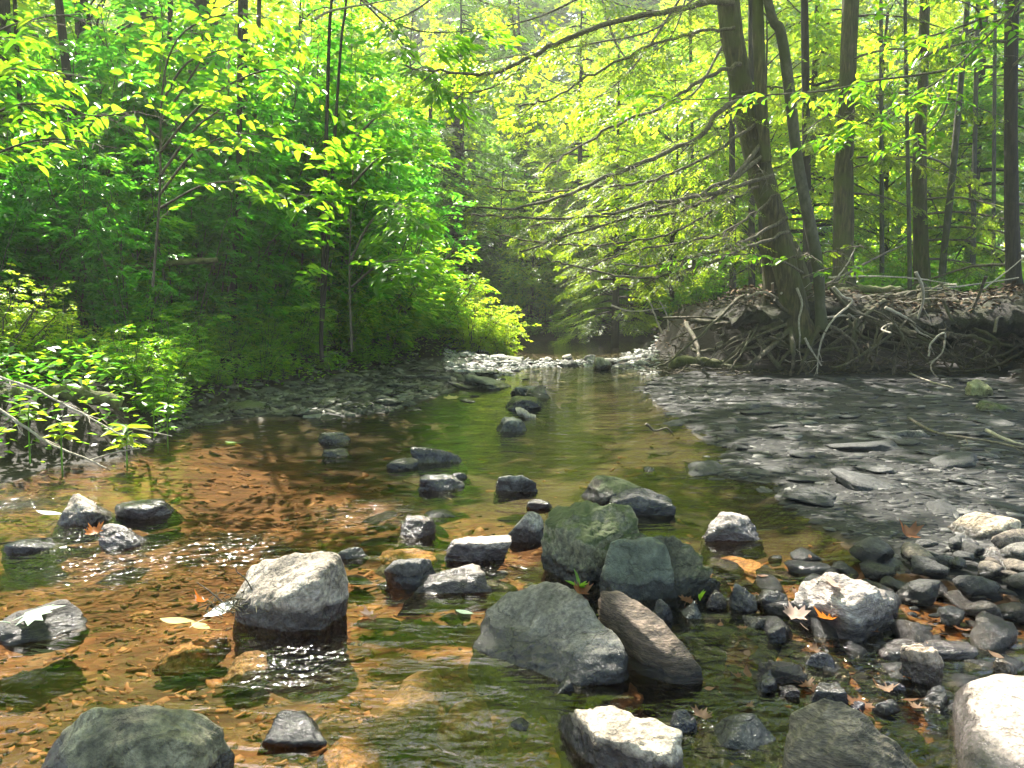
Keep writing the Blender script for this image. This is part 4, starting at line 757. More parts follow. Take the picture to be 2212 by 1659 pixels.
# dead twigs on the other right hand trunks
for key, n, mt in (('furrow', 16, 'needle'), ('mid', 16, 'needle'), ('black', 16, 'needle_dark')):
    root, pth, rad = right_trees[key]; org = np.array(root.location); mb = MB(); tips = []
    for i in range(n):
        j = rng.integers(10, 38) % len(pth); a = rng.uniform(0, 6.283); L = rng.uniform(1.2, 3.4); k = np.linspace(0, 1, 9)[:, None]
        q = pth[j] - org + np.array([math.cos(a), math.sin(a), 0]) * L * k + np.array([0, 0, L]) * (.1 * k - .4 * k ** 2) + rng.normal(0, .02, (9, 3)) * k
        tube(mb, q, np.linspace(.03, .006, 9), 5); grow_twigs(mb, q, .02, int(L * 7), .6, .35, 2, .006, .15, (.5, 1.3), tips)
    mb.build('branch', MT['twig'], root); T_ = [t_ for t_ in tips if rng.random() < .75]
    foliage('foliage', mt, root, np.array([a for a, b_, c in T_]), np.array([b_ for a, b_, c in T_]), np.array([max(.2, c * 1.5) for a, b_, c in T_]), SP_N2, .05, .016, upj=.2)

# --- leafy boughs close by: beech on the right, beech-like saplings at the upper left
def leafy_bough(name, label, base, lines, leaf, mat, gap=1.0, n_per=26, spr=.30, wd=6, shape=LEAF2, T=None, cat='tree', bark='twig', lw=.5):
    root = empty(name, base, label, cat); org = np.array(base); pos, dr, sc_l = [], [], []
    for pts, Y0, Y1 in lines:
        m_ = len(pts); W = np.array([P(a, b_, Y0 + (Y1 - Y0) * i / (m_ - 1)) for i, (a, b_) in enumerate(pts)]); Q = catmull(W, 26)
        mb = MB(); tube(mb, Q - org, np.linspace(M(wd, Y0) * .5, .003, 26), 6)
        L = np.linalg.norm(np.diff(Q, axis=0), axis=1).sum(); tp = []
        grow_twigs(mb, Q - org, .01, int(L * n_per * .5), spr * 1.1, .18, 1, .003, .12, (.5, 1.1), tp)
        mb.build('branch', MT[bark], root)
        for a, b_, c in tp: pos.append(a); dr.append(b_); sc_l.append(spr * rng.uniform(.7, 1.3))
        pos.append(Q[-2] - org); dr.append(norm(Q[-1] - Q[-4])); sc_l.append(spr)
    pos = np.array(pos); ok = ~(in_gap(pos + org, .9) & (rng.random(len(pos)) < gap)); pos, dr, sc_l = pos[ok], np.array(dr)[ok], np.array(sc_l)[ok]
    foliage('foliage', mat, root, np.array(pos), np.array(dr), np.array(sc_l), T or SP_SM, leaf, leaf * lw, shape, .22)
    return root
SP_SM = spray_t(7, 1.0, .35, .12, 0)
gb = lambda px, Y: tuple(np.array([P(px, 600, Y)[0], Y, H(P(px, 600, Y)[0], Y)]))
leafy_bough('beech_tree', 'bright green beech boughs reaching in from the right before the trunks', gb(2420, 7.0), [([(2420, 200), (2300, -60), (2212, 0), (2060, 150), (1960, 215), (1880, 260), (1760, 300)], 6.6, 6.0), ([(2212, 0), (2120, 40), (2020, 75), (1930, 85), (1870, 60)], 6.5, 6.2), ([(2060, 150), (1960, 165), (1880, 175), (1790, 195), (1660, 205), (1500, 215), (1400, 205)], 6.4, 5.8),
     ([(2060, 160), (2040, 240), (2000, 290), (1940, 310)], 6.3, 6.1), ([(2120, 60), (2110, 20), (2070, 0)], 6.3, 6.1)], .08, 'leaf_bright', spr=.3, n_per=22)
leafy_bough('beech_tree', 'low green spray of leaves across the foot of the leaning hemlock', gb(1735, 10.9), [([(1735, 590), (1690, 565), (1620, 550), (1540, 552), (1470, 560)], 10.7, 10.3), ([(1735, 600), (1790, 580), (1840, 575)], 10.7, 10.4)], .11, 'leaf_mid', spr=.32, n_per=14)
leafy_bough('beech_tree', 'sunny large leaved sapling in the top left corner', gb(-120, 5.6), [([(-120, 600), (-100, 200), (-20, 80), (80, 40), (180, 30)], 5.0, 4.6), ([(-100, 250), (0, 160), (80, 150), (190, 170)], 5.0, 4.8), ([(-100, 330), (0, 240), (100, 225), (200, 250), (300, 240)], 5.0, 4.8), ([(-100, 380), (20, 320), (120, 300), (250, 320)], 5.2, 5.0)], .10, 'leaf_bright', spr=.32, n_per=22, lw=.42)
leafy_bough('beech_tree', 'sapling with large hanging leaves before the thick grey trunk', gb(330, 6.3), [([(330, 620), (345, 420), (350, 200), (380, 90), (450, 40), (540, 30), (610, 50)], 6.2, 5.8), ([(345, 330), (420, 240), (500, 180), (590, 150), (640, 180)], 6.1, 5.7), ([(350, 220), (400, 140), (470, 110), (560, 100)], 6.1, 5.9), ([(345, 420), (420, 330), (510, 290), (610, 300)], 6.2, 5.9), ([(345, 300), (280, 250), (200, 250), (110, 270)], 6.2, 6.0), ([(348, 260), (410, 170), (440, 110), (430, 50)], 6.2, 6.0), ([(345, 380), (420, 280), (480, 230), (470, 190)], 6.1, 5.8), ([(345, 450), (440, 400), (540, 390)], 6.2, 5.9)], .105, 'leaf_bright', spr=.34, n_per=20, gap=.3)
leafy_bough('maple_tree', 'broad green sapling along the right flank of the left thicket', gb(760, 9.5), [([(760, 760), (755, 600), (760, 420), (770, 250)], 9.5, 9.4), ([(758, 560), (800, 480), (850, 440), (880, 450)], 9.4, 9.0), ([(758, 480), (700, 430), (640, 420)], 9.4, 9.0), ([(760, 400), (820, 340), (880, 320)], 9.4, 9.0), ([(765, 300), (820, 250), (860, 260)], 9.4, 9.1), ([(760, 620), (820, 570), (880, 560)], 9.4, 8.9)], .13, 'leaf_mid', spr=.5, n_per=26, T=SP_B2)
leafy_bough('maple_tree', 'yellow maple boughs lit through under the top edge, centre', gb(1500, 17), [([(1540, -40), (1420, 60), (1300, 90), (1180, 110), (1060, 130), (960, 150)], 15, 14), ([(1480, -20), (1380, 130), (1290, 210), (1200, 220), (1130, 240)], 15, 14.2), ([(1300, -30), (1180, 30), (1080, 60), (980, 90)], 15, 14.4), ([(1560, 100), (1500, 200), (1420, 230), (1330, 235)], 15, 14.3), ([(1160, 120), (1060, 190), (960, 200), (900, 190)], 14.6, 14.2)], .10, 'leaf_yellow', spr=.7, n_per=23, T=SP_B2, lw=.8)
leafy_bough('maple_tree', 'high maple boughs filling the top edge behind the sweeping branches', gb(1330, 21), [([(900, -120), (1000, -20), (1100, 20), (1220, 30)], 20, 19), ([(1200, -120), (1280, -20), (1380, 20), (1500, 20)], 20, 19), ([(1000, -60), (900, 20), (800, 60), (720, 70)], 19, 18), ([(1500, -80), (1460, 60), (1400, 130)], 20, 19), ([(1100, 0), (1120, 100), (1180, 170), (1260, 190)], 20, 19.4), ([(1640, -80), (1720, 20), (1800, 70)], 20, 19), ([(1900, -80), (1960, 30), (2060, 80)], 20, 19), ([(1300, 0), (1340, 110), (1420, 170), (1520, 170)], 19.6, 19)], .10, 'leaf_yellow', spr=.85, n_per=26, T=SP_B2, lw=.8)
leafy_bough('maple_tree', 'dark leafed boughs hanging in from the top edge left of centre', gb(640, 12), [([(700, -80), (800, 10), (880, 60), (960, 70), (1040, 60)], 11, 10), ([(720, -60), (840, 60), (900, 130), (960, 190)], 11, 10.4)], .14, 'leaf_mid', spr=.5, n_per=14, T=SP_B2)

# --- shrubs: shapes made once, then copied
def shrub(name, h, R, stems, per, leaf, lw, mat, T, spr, shape=LEAF2, arch=.35):
    root = empty(name); mb = MB(); pos, dr = [], []
    for i in range(stems):
        a = rng.uniform(0, 6.283); rr = R * math.sqrt(rng.random()); top = np.array([math.cos(a) * rr, math.sin(a) * rr, h * rng.uniform(.6, 1.05) * (1 - .3 * (rr / R) ** 2)]); b0 = np.array([math.cos(a) * rr * .25, math.sin(a) * rr * .25, -.05])
        k = np.linspace(0, 1, 8)[:, None]; q = b0 + (top - b0) * np.concatenate([k ** (1 + arch), k ** (1 + arch), k ** (1 - arch * .5)], 1) + rng.normal(0, .015 * h, (8, 3)) * k
        tube(mb, q, np.linspace(.006 + .004 * h, .003, 8), 4, cap=False)
        for _ in range(per):
            s = rng.uniform(.06, 1) ** .85 * 6.99; j = int(s); p0 = q[j] + (q[j + 1] - q[j]) * (s - j); aa = rng.uniform(0, 6.283); pos.append(p0); dr.append(norm([math.cos(aa), math.sin(aa), rng.uniform(-.15, .45)]))
    mb.build('stem', MT['twig'], root)
    foliage('foliage', mat, root, np.array(pos), np.array(dr), spr * rng.uniform(.6, 1.25, len(pos)), T, leaf, leaf * lw, shape, .3)
    return root
SP_GR = spray_t(10, 1.0, .4, .2, 1)
S_und = [shrub('understory_shrub', 3.4, 1.25, 11, 30, .115, .5, 'leaf_dark', SP_GR, .42), shrub('understory_shrub', 3.0, 1.2, 11, 28, .10, .55, 'leaf_dark', SP_GR, .40), shrub('understory_shrub', 3.8, 1.2, 11, 30, .12, .48, 'leaf_mid', SP_GR, .45)]
S_bush = [shrub('leafy_bush', 1.3, .7, 20, 13, .085, .34, 'leaf_mid', SP_GR, .26), shrub('leafy_bush', 1.1, .7, 18, 13, .078, .36, 'leaf_bright', SP_GR, .25)]
S_tip = [shrub('leafy_bush', 1.2, .8, 24, 22, .065, .36, 'leaf_yellow', SP_GR, .22)]
S_small = [shrub('small_leaved_bush', 1.3, .75, 20, 22, .036, .55, 'leaf_yellow', SP_GR, .15), shrub('small_leaved_bush', 1.1, .7, 20, 20, .036, .55, 'leaf_bush', SP_GR, .15)]
def shrubs(pr, px, Y, ytop, label, group=None, wide=1.0, zb=None):
    g0 = P(px, 700, Y); zb = H(g0[0], Y) if zb is None else zb; ht = P(px, ytop, Y)[2] - zb
    h0 = max(v.co.z for ch in pr.children for v in ch.data.vertices) if 'h0' not in pr else pr['h0']
    o = pr if pr.name not in used else copy_tree(pr); used.add(pr.name)
    if 'h0' in o: pass
    s = ht / h0; o.location = (g0[0], Y, zb); o.scale = (s * wide, s * wide, s); o.rotation_euler = (0, 0, rng.uniform(0, 6.28)); o['label'] = label; o['category'] = 'shrub' if pr in S_und else 'bush'
    if group: o['group'] = group
    elif 'group' in o: del o['group']
    return o
UND = 'dark leaved understory shrub in the dense thicket on the left bank'; UG = 'understory shrubs of the left thicket'
FOOT = lambda px: np.interp(px, [-150, 0, 230, 330, 400, 560, 800, 900, 1000, 1085], [4.7, 4.95, 5.4, 6.3, 7.6, 9.0, 12.2, 14.8, 16.9, 17.6])
for px, Y, yt in [(790, 12, 250), (700, 10.5, 260), (620, 10, 200), (540, 9.6, 240), (460, 9.2, 220), (380, 8.8, 260), (300, 8.6, 240), (220, 8.3, 280), (130, 8, 260), (40, 7.8, 240), (-60, 7.6, 240), (740, 13, 120), (660, 12.2, 80), (580, 11.5, 60), (490, 11.6, 90), (330, 11, 60), (250, 10.6, 50), (110, 10.2, 60), (0, 10, 40), (820, 15.5, 330), (870, 17, 400), (640, 9.2, 430), (560, 8.9, 420), (470, 8.5, 430), (380, 8.1, 440), (290, 7.8, 450), (900, 20, 330), (820, 19, 200), (430, 11.4, -60), (360, 11, -40), (250, 10.8, -50), (120, 10.3, -40), (560, 12, -60), (20, 10, -40), (480, 10.6, 20), (180, 9.8, 60), (640, 13, 0), (720, 14, 30)]:
    Y = max(Y, FOOT(px) + 1.5); shrubs(S_und[rng.integers(3)], px, Y, yt, UND, UG, .85)
BSH = 'green bush with narrow leaves leaning over the foot of the left bank'; BG = 'narrow leaved bushes along the left bank'
for px, Y, yt, w_ in [(960, 16.8, 590, 1), (900, 15.5, 520, 1.1), (840, 14, 500, 1.1), (770, 13, 540, 1.1), (700, 12, 600, 1.1), (640, 11, 640, 1.1), (570, 10.2, 660, 1.1), (500, 9.6, 680, 1.1), (430, 9.0, 690, 1.1), (930, 18.5, 540, 1.1), (870, 17, 450, 1), (800, 14.5, 470, 1), (350, 8.4, 690, 1.1), (280, 7.8, 700, 1.1), (740, 12.2, 640, 1.2), (830, 13.6, 620, 1.2), (900, 15, 640, 1.2), (660, 11.2, 690, 1.2), (560, 10, 730, 1.2), (460, 9, 750, 1.1), (520, 9, 770, 1.3), (410, 8, 780, 1.3), (610, 10, 760, 1.3), (700, 11, 750, 1.3), (780, 12, 730, 1.3), (340, 7, 790, 1.3), (860, 13.5, 700, 1.3), (940, 15, 690, 1.3), (820, 13, 740, 1.4), (740, 12, 765, 1.4), (660, 11, 780, 1.4), (570, 10, 790, 1.4), (480, 9, 800, 1.4), (430, 8, 810, 1.4), (300, 7, 850, 1.3), (420, 8, 620, 1.2), (500, 9, 610, 1.2), (590, 10, 600, 1.2), (680, 11, 590, 1.2), (760, 12, 560, 1.2), (830, 13, 545, 1.2), (345, 7, 625, 1.2), (550, 9, 628, 1.2), (630, 10, 622, 1.2), (720, 11, 610, 1.2), (460, 8, 628, 1.2), (960, 15, 640, 1.3), (890, 14, 600, 1.3)]:
    Y = FOOT(px) + (.25 if yt > 720 else .7 if yt > 630 else 1.3); shrubs(S_bush[rng.integers(2)], px, Y, yt, BSH, BG, w_)
shrubs(S_tip[0], 1085, 17.2, 655, 'yellow green bush overhanging the water at the tip of the left bank', wide=1.0); shrubs(S_tip[0], 1020, 16.9, 635, 'yellow green bush just left of the one at the tip of the left bank', wide=1.1)
shrubs(S_tip[0], 985, 18.0, 585, 'tall sunny bush behind the yellow green bushes of the bank tip', wide=.9)
SL = 'small leaved bush in sunlight at the left edge of the bank'
for i, (px, Y, yt, w_) in enumerate([(30, 6.6, 590, 1.2), (150, 7.0, 640, 1.3), (260, 7.2, 690, 1.3), (-40, 6.2, 560, 1.2), (90, 6.4, 730, 1.3), (200, 6.6, 760, 1.3), (320, 7.3, 760, 1.3), (-20, 5.8, 800, 1.3), (390, 8, 770, 1.2)]): shrubs(S_small[i % 2 if i > 3 else 0], px, Y, yt, SL, 'small leaved bushes at the left edge', w_)
FB = 'dark green bush on the far bank beside the pool'
for px, Y, yt in [(1180, 25.5, 600), (1260, 25.8, 590), (1340, 26.2, 600), (1130, 26, 560), (1420, 27.5, 580), (1220, 27.5, 540), (1310, 28, 520), (1480, 27, 600), (1400, 25, 650), (1070, 26.5, 590), (1000, 26, 600), (1150, 24.7, 680), (1210, 24.7, 670), (1270, 24.8, 675), (1330, 25.1, 670), (1385, 25.4, 680), (1450, 26, 640), (1100, 24.9, 665)]: shrubs(S_und[2], px, Y, yt, FB, 'bushes on the far bank', 1.5)
RB = 'low sunny shrub on the wood floor behind the root bank'
for px, Y, yt in [(1500, 19, 590), (1560, 20, 560), (1640, 19, 580), (1700, 18, 570), (1790, 20, 540), (1870, 19, 560), (1940, 20, 540), (2060, 20, 550), (2130, 18, 560), (2230, 17, 560), (1450, 20, 620), (1760, 17, 590), (1900, 17, 590), (2030, 17, 590), (2150, 22, 520), (1830, 24, 500), (1960, 25, 500), (2080, 25, 490)]: shrubs(S_bush[rng.integers(2)] if rng.random() < .4 else S_und[2], px, Y, yt, RB, 'shrubs behind the root bank', 1.4)

# ------------------------------------------------------------------ the undercut shelf of soil and roots on the right bank
mb = MB(); lo_, hi_ = P(1590, 700, 11.7), P(2290, 700, 11.7); nx_, na_ = 150, 26
xs = np.linspace(lo_[0], hi_[0] + .6, nx_); tt = np.linspace(0, 1, nx_); yc = 12.45 + .25 * np.sin(tt * 5) - .5 * tt
an = np.linspace(0, 2 * math.pi, na_, endpoint=False); hgt = .30 * np.sin(np.clip(tt * 6, 0, 1.57)) + .02
V = np.stack([np.repeat(xs[:, None], na_, 1), yc[:, None] - np.cos(an)[None] * 1.05, .92 + .12 * np.sin(tt * 9)[:, None] + np.sin(an)[None] * hgt[:, None]], -1)
V = V + (fbm(V.reshape(-1, 3) * 2.2, 4, 5) * .2 + fbm(V.reshape(-1, 3) * 9, 3, 8) * .07).reshape(nx_, na_)[..., None] * np.array([.4, 1, .7])
i_ = np.arange(nx_ - 1)[:, None] * na_; j_ = np.arange(na_)[None]; k_ = (np.arange(na_) + 1)[None] % na_
mb.add(V.reshape(-1, 3), np.stack([i_ + j_, i_ + na_ + j_, i_ + na_ + k_, i_ + k_], -1).reshape(-1, 4))
MT['soil'] = barkmat('dark_bank_soil', (.004, .003, .002), (.012, .008, .005), (.034, .025, .014), 12, .8, (.028, .03, .008), .8)
tag(mb.build('bank_ground', MT['soil']), 'dark undercut soil shelf of the right bank', kind='structure')

# ------------------------------------------------------------------ roots, sticks, logs
def stick(name, label, cat, pts, wd, Y, mat='stick', rough=.12, taper=.45, twigs=0, parent=None, group=None, zoff=0):
    """pts in the photograph; Y a distance, a (near, far) pair, or None = lying on the ground"""
    if Y is None: W = np.array([np.append(G(a, b_, .04)[:2], 0) for a, b_ in pts]); W[:, 2] = [H(q[0], q[1]) + .015 + zoff for q in W]
    else:
        y0, y1 = (Y, Y) if not isinstance(Y, tuple) else Y; W = np.array([P(a, b_, y0 + (y1 - y0) * i / max(1, len(pts) - 1)) for i, (a, b_) in enumerate(pts)])
    n = max(10, len(pts) * 6); Q = catmull(W, n); Ym = W[:, 1].mean(); Q = Q + rng.normal(0, M(wd, Ym) * .06, Q.shape)
    org = Q[0].copy() if parent is None else np.array(parent.location)
    mb = MB(); tube(mb, Q - org, M(wd, Ym) / 2 * np.linspace(1, taper, n) * (1 + .12 * fbm(np.stack([np.arange(n) * .6, np.full(n, wd), np.zeros(n)], -1), 2, int(pts[0][0]))), 8, rough, int(pts[0][1]))
    if twigs: grow_twigs(mb, Q - org, .01, twigs, np.linalg.norm(Q[-1] - Q[0]) * .28, .1, 1, M(wd, Ym) * .2, .2, (.4, 1.0))
    o = mb.build(name, MT[mat], parent)
    if parent is None: o.location = org; tag(o, label, cat, group)
    return o
TR = {k: v[0] for k, v in right_trees.items()}
for key, pts, wd, Y in [('lean', [(1690, 690), (1665, 705), (1632, 715), (1585, 733), (1549, 754), (1502, 758), (1495, 747)], 13, (11.3, 12.0)), ('lean', [(1690, 720), (1640, 745), (1590, 762), (1560, 785)], 9, (11.2, 11.6)), ('lean', [(1730, 735), (1700, 765), (1680, 790)], 12, 11.3), ('lean', [(1690, 680), (1640, 688), (1590, 700), (1540, 715)], 8, (11.4, 12.4)), ('lean', [(1700, 700), (1640, 725), (1600, 748), (1575, 770)], 7, 11.3), ('lean', [(1745, 735), (1760, 770), (1750, 800)], 8, 11.2), ('lean', [(1690, 705), (1620, 700), (1560, 698), (1500, 712), (1450, 735)], 7, (11.5, 13)),
                        ('slim', [(1772, 705), (1755, 735), (1742, 765), (1730, 790)], 12, 11.1), ('slim', [(1780, 700), (1820, 720), (1850, 750), (1860, 790)], 9, 11.1),
                        ('furrow', [(1815, 640), (1826, 657), (1866, 686), (1916, 707), (1948, 714), (1980, 722)], 19, (11.7, 11.2)), ('furrow', [(1866, 676), (1885, 655), (1930, 641), (1995, 628)], 18, (11.6, 12.2)), ('furrow', [(1850, 690), (1840, 745), (1846, 800)], 9, 11.2), ('furrow', [(1830, 690), (1870, 730), (1960, 745), (1990, 770)], 8, 11.3),
                        ('mid', [(1990, 620), (1995, 638), (2006, 664), (2057, 689), (2100, 704), (2154, 722), (2200, 718)], 24, (11.9, 11.2)), ('mid', [(2000, 705), (2064, 725), (2100, 727), (2136, 740), (2190, 747)], 12, (11.3, 11.0)), ('mid', [(1960, 690), (2000, 720), (2040, 735), (2060, 770), (2050, 800)], 8, 11.1), ('mid', [(2070, 690), (2060, 640), (2030, 612)], 12, (11.4, 12.6)), ('mid', [(1930, 700), (1900, 730), (1890, 775), (1880, 800)], 8, 11.2),
                        ('black', [(2190, 640), (2170, 690), (2180, 715), (2210, 730)], 14, (12.6, 11.4)), ('black', [(2200, 700), (2150, 705), (2110, 690), (2080, 670)], 10, (11.3, 11.8)), ('black', [(2212, 760), (2150, 790), (2100, 800), (2050, 802)], 7, 11.1), ('black', [(2212, 740), (2170, 765), (2120, 778)], 7, 11.1), ('black', [(2200, 660), (2140, 660), (2090, 668)], 10, (12.4, 11.8))]:
    stick('root', None, None, pts, wd, Y, 'root', .22, .5, 0, TR[key])
for key, x0_, x1_, k_ in (('furrow', 3.9, 5.6, 9), ('mid', 4.9, 7.2, 10), ('black', 6.4, 8.4, 9), ('lean', 2.6, 4.4, 6)):   # roots creeping over the shelf and hanging from its edge
    org = np.array(TR[key].location)
    for _ in range(k_):
        xa = rng.uniform(x0_, x1_); dx = rng.normal(.3, 1.0); zt_ = 1.12 if key != 'lean' else .75; r0_ = rng.uniform(.02, .085)
        q = np.array([[xa, 12.9, zt_ + .05], [xa + dx * .4, 12.3, zt_ + rng.uniform(.02, .12)], [xa + dx * .8, 11.75, zt_ - rng.uniform(.0, .15)], [xa + dx * 1.3, 11.35, zt_ - rng.uniform(.2, .45)], [xa + dx * 1.9, 11.2 + rng.normal(0, .15), rng.uniform(.15, .5)], [xa + dx * 2.2, 11.2 + rng.normal(0, .2), rng.uniform(-.02, .25)]]) + rng.normal(0, .06, (6, 3))
        mb = MB(); tube(mb, catmull(q, 30) + rng.normal(0, .006, (30, 3)) - org, np.linspace(r0_, r0_ * .3, 30) * (1 + .2 * fbm(np.stack([np.arange(30) * .5, np.full(30, xa), np.zeros(30)], -1), 2, 3)), 8, .2, int(xa * 9)); mb.build('root', MT['root'], TR[key])
for key in ('lean', 'furrow', 'mid', 'black'):                      # fine hanging rootlets
    mb = MB(); org = np.array(TR[key].location)
    x0, x1 = {'lean': (1440, 1720), 'furrow': (1780, 1960), 'mid': (1930, 2120), 'black': (2080, 2230)}[key]
    for _ in range(22):
        a, b_ = rng.uniform(x0, x1), rng.uniform(690, 770); yy = rng.uniform(11.0, 11.6) if key != 'lean' or a > 1560 else rng.uniform(11.8, 13)
        q = [P(a, b_, yy)]; dx = rng.normal(0, 1)
        for s in range(5): q.append(q[-1] + np.array([dx * .06 + rng.normal(0, .05), rng.normal(0, .03), -rng.uniform(.0, .12)]))
        tube(mb, catmull(q, 12) - org, np.linspace(rng.uniform(.007, .022), .003, 12), 5, cap=False)
    mb.build('rootlets', MT['root'], TR[key])['kind'] = 'stuff'
S = stick
S('fallen_log', 'pale barkless log lying in the water at the left end of the root bank', 'log', [(1445, 788), (1480, 780), (1540, 785), (1600, 794)], 24, 12.5, 'mosslog', .1, .8)
S('fallen_log', 'pale log lying on top of the root bank', 'log', [(2028, 660), (2075, 652), (2132, 648)], 16, 11.9, 'stick', .1, .8)
S('fallen_log', 'mossy log crossing the top of the root bank behind the slim bent tree', 'log', [(1800, 634), (1840, 627), (1880, 625), (1950, 628)], 20, 12.2, 'mosslog', .15, .7)
S('dead_branch', 'white bent branch hanging from the root bank down to the gravel', 'branch', [(1801, 619), (1820, 640), (1840, 653), (1800, 690), (1776, 732), (1768, 770), (1765, 808)], 6, 11.0, twigs=3)
S('dead_branch', 'white forked branch lying across the roots', 'branch', [(1912, 664), (1956, 686), (1975, 705), (1992, 722), (2028, 727)], 7, 11.1, twigs=6)
S('dead_branch', 'white looped twig hanging under the thick roots', 'branch', [(2006, 770), (2012, 740), (2040, 720), (2036, 760), (2010, 790), (2030, 820), (2060, 832)], 5, 11.0, twigs=4)
S('dead_branch', 'long pale pole lying along the top of the root bank', 'branch', [(2075, 668), (2120, 666), (2170, 671), (2230, 672)], 8, 11.7)
S('dead_branch', 'long stick slanting up from the bank top past the furrowed trunk', 'branch', [(1783, 616), (1850, 580), (1900, 553), (1950, 530)], 7, (12.2, 13.5), 'twig')
S('dead_branch', 'crossed stick leaning beside the long slanting stick', 'branch', [(1800, 610), (1830, 570), (1850, 530)], 4, 12.4, 'stick')
S('dead_branch', 'thin pale stick fanning left on top of the bank', 'branch', [(1790, 600), (1860, 597), (1960, 600), (2050, 612)], 5, 12.5, 'stick')
S('dead_branch', 'thin stick along the ridge of the bank toward the black trunk', 'branch', [(1990, 625), (2080, 618), (2200, 600)], 5, 12.8, 'stick')
S('dead_branch', 'thin stick rising at the right edge of the bank', 'branch', [(2120, 628), (2170, 590), (2212, 555)], 4, 12.5, 'stick')
S('dead_branch', 'pale drooping twig below the leaning hemlock', 'branch', [(1738, 730), (1752, 755), (1775, 790)], 6, 11.0, 'stick')
S('dead_branch', 'low pale stick on the gravel under the root bank', 'branch', [(1965, 812), (2010, 828), (2060, 842)], 5, None, 'stick', twigs=4)
S('dead_branch', 'brown stick lying on the right side of the gravel bar', 'branch', [(1963, 916), (2013, 945), (2082, 963), (2139, 972), (2212, 985)], 8, None, 'twig', zoff=.03, twigs=4)
S('dead_branch', 'pale short stick by the right edge of the gravel bar', 'branch', [(2130, 950), (2190, 975), (2240, 985)], 9, None, 'stick', zoff=.05)
S('dead_branch', 'grey white dead twig standing at the left end of the root bank', 'branch', [(1430, 720), (1418, 690), (1405, 655), (1392, 640)], 5, 15.5, 'stick', twigs=6)
S('dead_branch', 'second grey white dead twig at the left end of the root bank', 'branch', [(1445, 715), (1440, 680), (1425, 650)], 4, 15.3, 'stick', twigs=5)
S('dead_branch', 'thin curved twig lying on the far bank by the pool', 'branch', [(1320, 660), (1360, 672), (1400, 670), (1440, 664)], 4, 19, 'stick')
S('dead_branch', 'tiny dark forked twig sticking out of the green pool', 'branch', [(1395, 915), (1415, 930), (1440, 925), (1455, 940)], 6, G(1425, 935)[1], 'twig', twigs=4)
# debris slope left of the leaning hemlock and over the bank top
mb = MB()
for _ in range(620):
    a, b_ = rng.uniform(1400, 2230), rng.uniform(600, 800); yy = rng.uniform(11.2, 13.5) if a > 1560 else rng.uniform(12, 15)
    g0 = P(a, b_, yy); z = max(H(g0[0], yy), 1.16 + .05 * rng.normal() if g0[0] > 3.6 and 11.5 < yy < 13 else 0) + rng.uniform(0, .05); L = rng.uniform(.1, .5); an = rng.normal(0, .6); d = np.array([math.cos(an), math.sin(an), rng.normal(0, .25)])
    q = np.array([[g0[0], yy, z]] * 5) + d * L * np.linspace(-.5, .5, 5)[:, None] + rng.normal(0, .015, (5, 3)); q[:, 2] = np.maximum(q[:, 2], height(q[:, 0], q[:, 1], False) + .005)
    tube(mb, q, np.full(5, rng.uniform(.004, .011)), 4, cap=False)
tag(mb.build('twig_litter', MT['root']), 'small dead twigs littering the root bank', kind='stuff')
SK = []
for k in range(7):
    L = 1.0; q = catmull(np.stack([np.linspace(-.5, .5, 6), rng.normal(0, .05, 6), rng.normal(0, .03, 6)], -1), 20); mb = MB(); tube(mb, q, np.linspace(.016, .006, 20), 6, .15, k); grow_twigs(mb, q, .008, rng.integers(1, 6), .35, .1, 1, .005, .2, (.4, 1.0)); SK.append(mb.mesh('dead_branch', MT['stick'] if k % 3 else MT['root']))
for k in range(62):
    xa = rng.uniform(3.7, 8.8); front = rng.random() < .35; ya = rng.uniform(11.15, 11.5) if front else rng.uniform(11.4, 13.2); za = rng.uniform(.25, 1.0) if front else max(H(xa, ya) + .05, 1.2 + rng.uniform(-.03, .14) if xa > 3.6 else 0)
    o = link('dead_branch', SK[k % 7]); o.location = (xa, ya, za); s_ = rng.uniform(.5, 1.7); o.scale = (s_, s_ * rng.uniform(.7, 1.3), s_ * .9); o.rotation_euler = (rng.uniform(0, 6.28), rng.normal(0, .55 if front else .13), rng.normal(0, .7))
    tag(o, 'pale dead stick in the tangled heap on the root bank', 'branch', 'dead sticks heaped on the root bank')
S('mossy_log', 'thick mossy log half hidden under the left bank', 'log', [(-40, 870), (60, 856), (150, 850), (262, 872)], 44, (5.45, 5.75), 'mosslog', .12, .75)
S('mossy_log', 'thin mossy trunk lying across the left thicket', 'log', [(40, 622), (140, 598), (240, 582), (330, 574), (470, 560)], 22, (8.0, 8.4), 'mosslog', .12, .5)
S('dead_branch', 'upper bare twig arching from the left bank toward the water', 'branch', [(-30, 800), (0, 815), (72, 840), (137, 873), (194, 902), (260, 940)], 7, (5.0, 4.9), 'stick', twigs=6)
S('dead_branch', 'lower bare twig running from the left bank into the water', 'branch', [(-30, 860), (0, 885), (65, 930), (108, 959), (180, 988), (238, 1016)], 8, (4.9, 5.0), 'stick', twigs=5)
S('dead_branch', 'short pale twig lying on the water left of the drowned shelf', 'branch', [(194, 995), (252, 977), (302, 968)], 5, 5.0, 'stick')
S('dead_branch', 'thin pale twig crossing in front of the left bank plants', 'branch', [(262, 920), (310, 930), (372, 942)], 4, 5.2, 'stick', twigs=2)
S('dead_branch', 'thin dark twig over the awash stone at the left edge', 'branch', [(-20, 1158), (80, 1150), (170, 1146)], 4, None, 'bark_dark', zoff=.13)
S('driftwood', 'splintered grey driftwood piece propped on the greenish grey stone', 'driftwood', [(1118, 888), (1140, 900), (1176, 918)], 20, 7.3, 'stick', .3, .5)
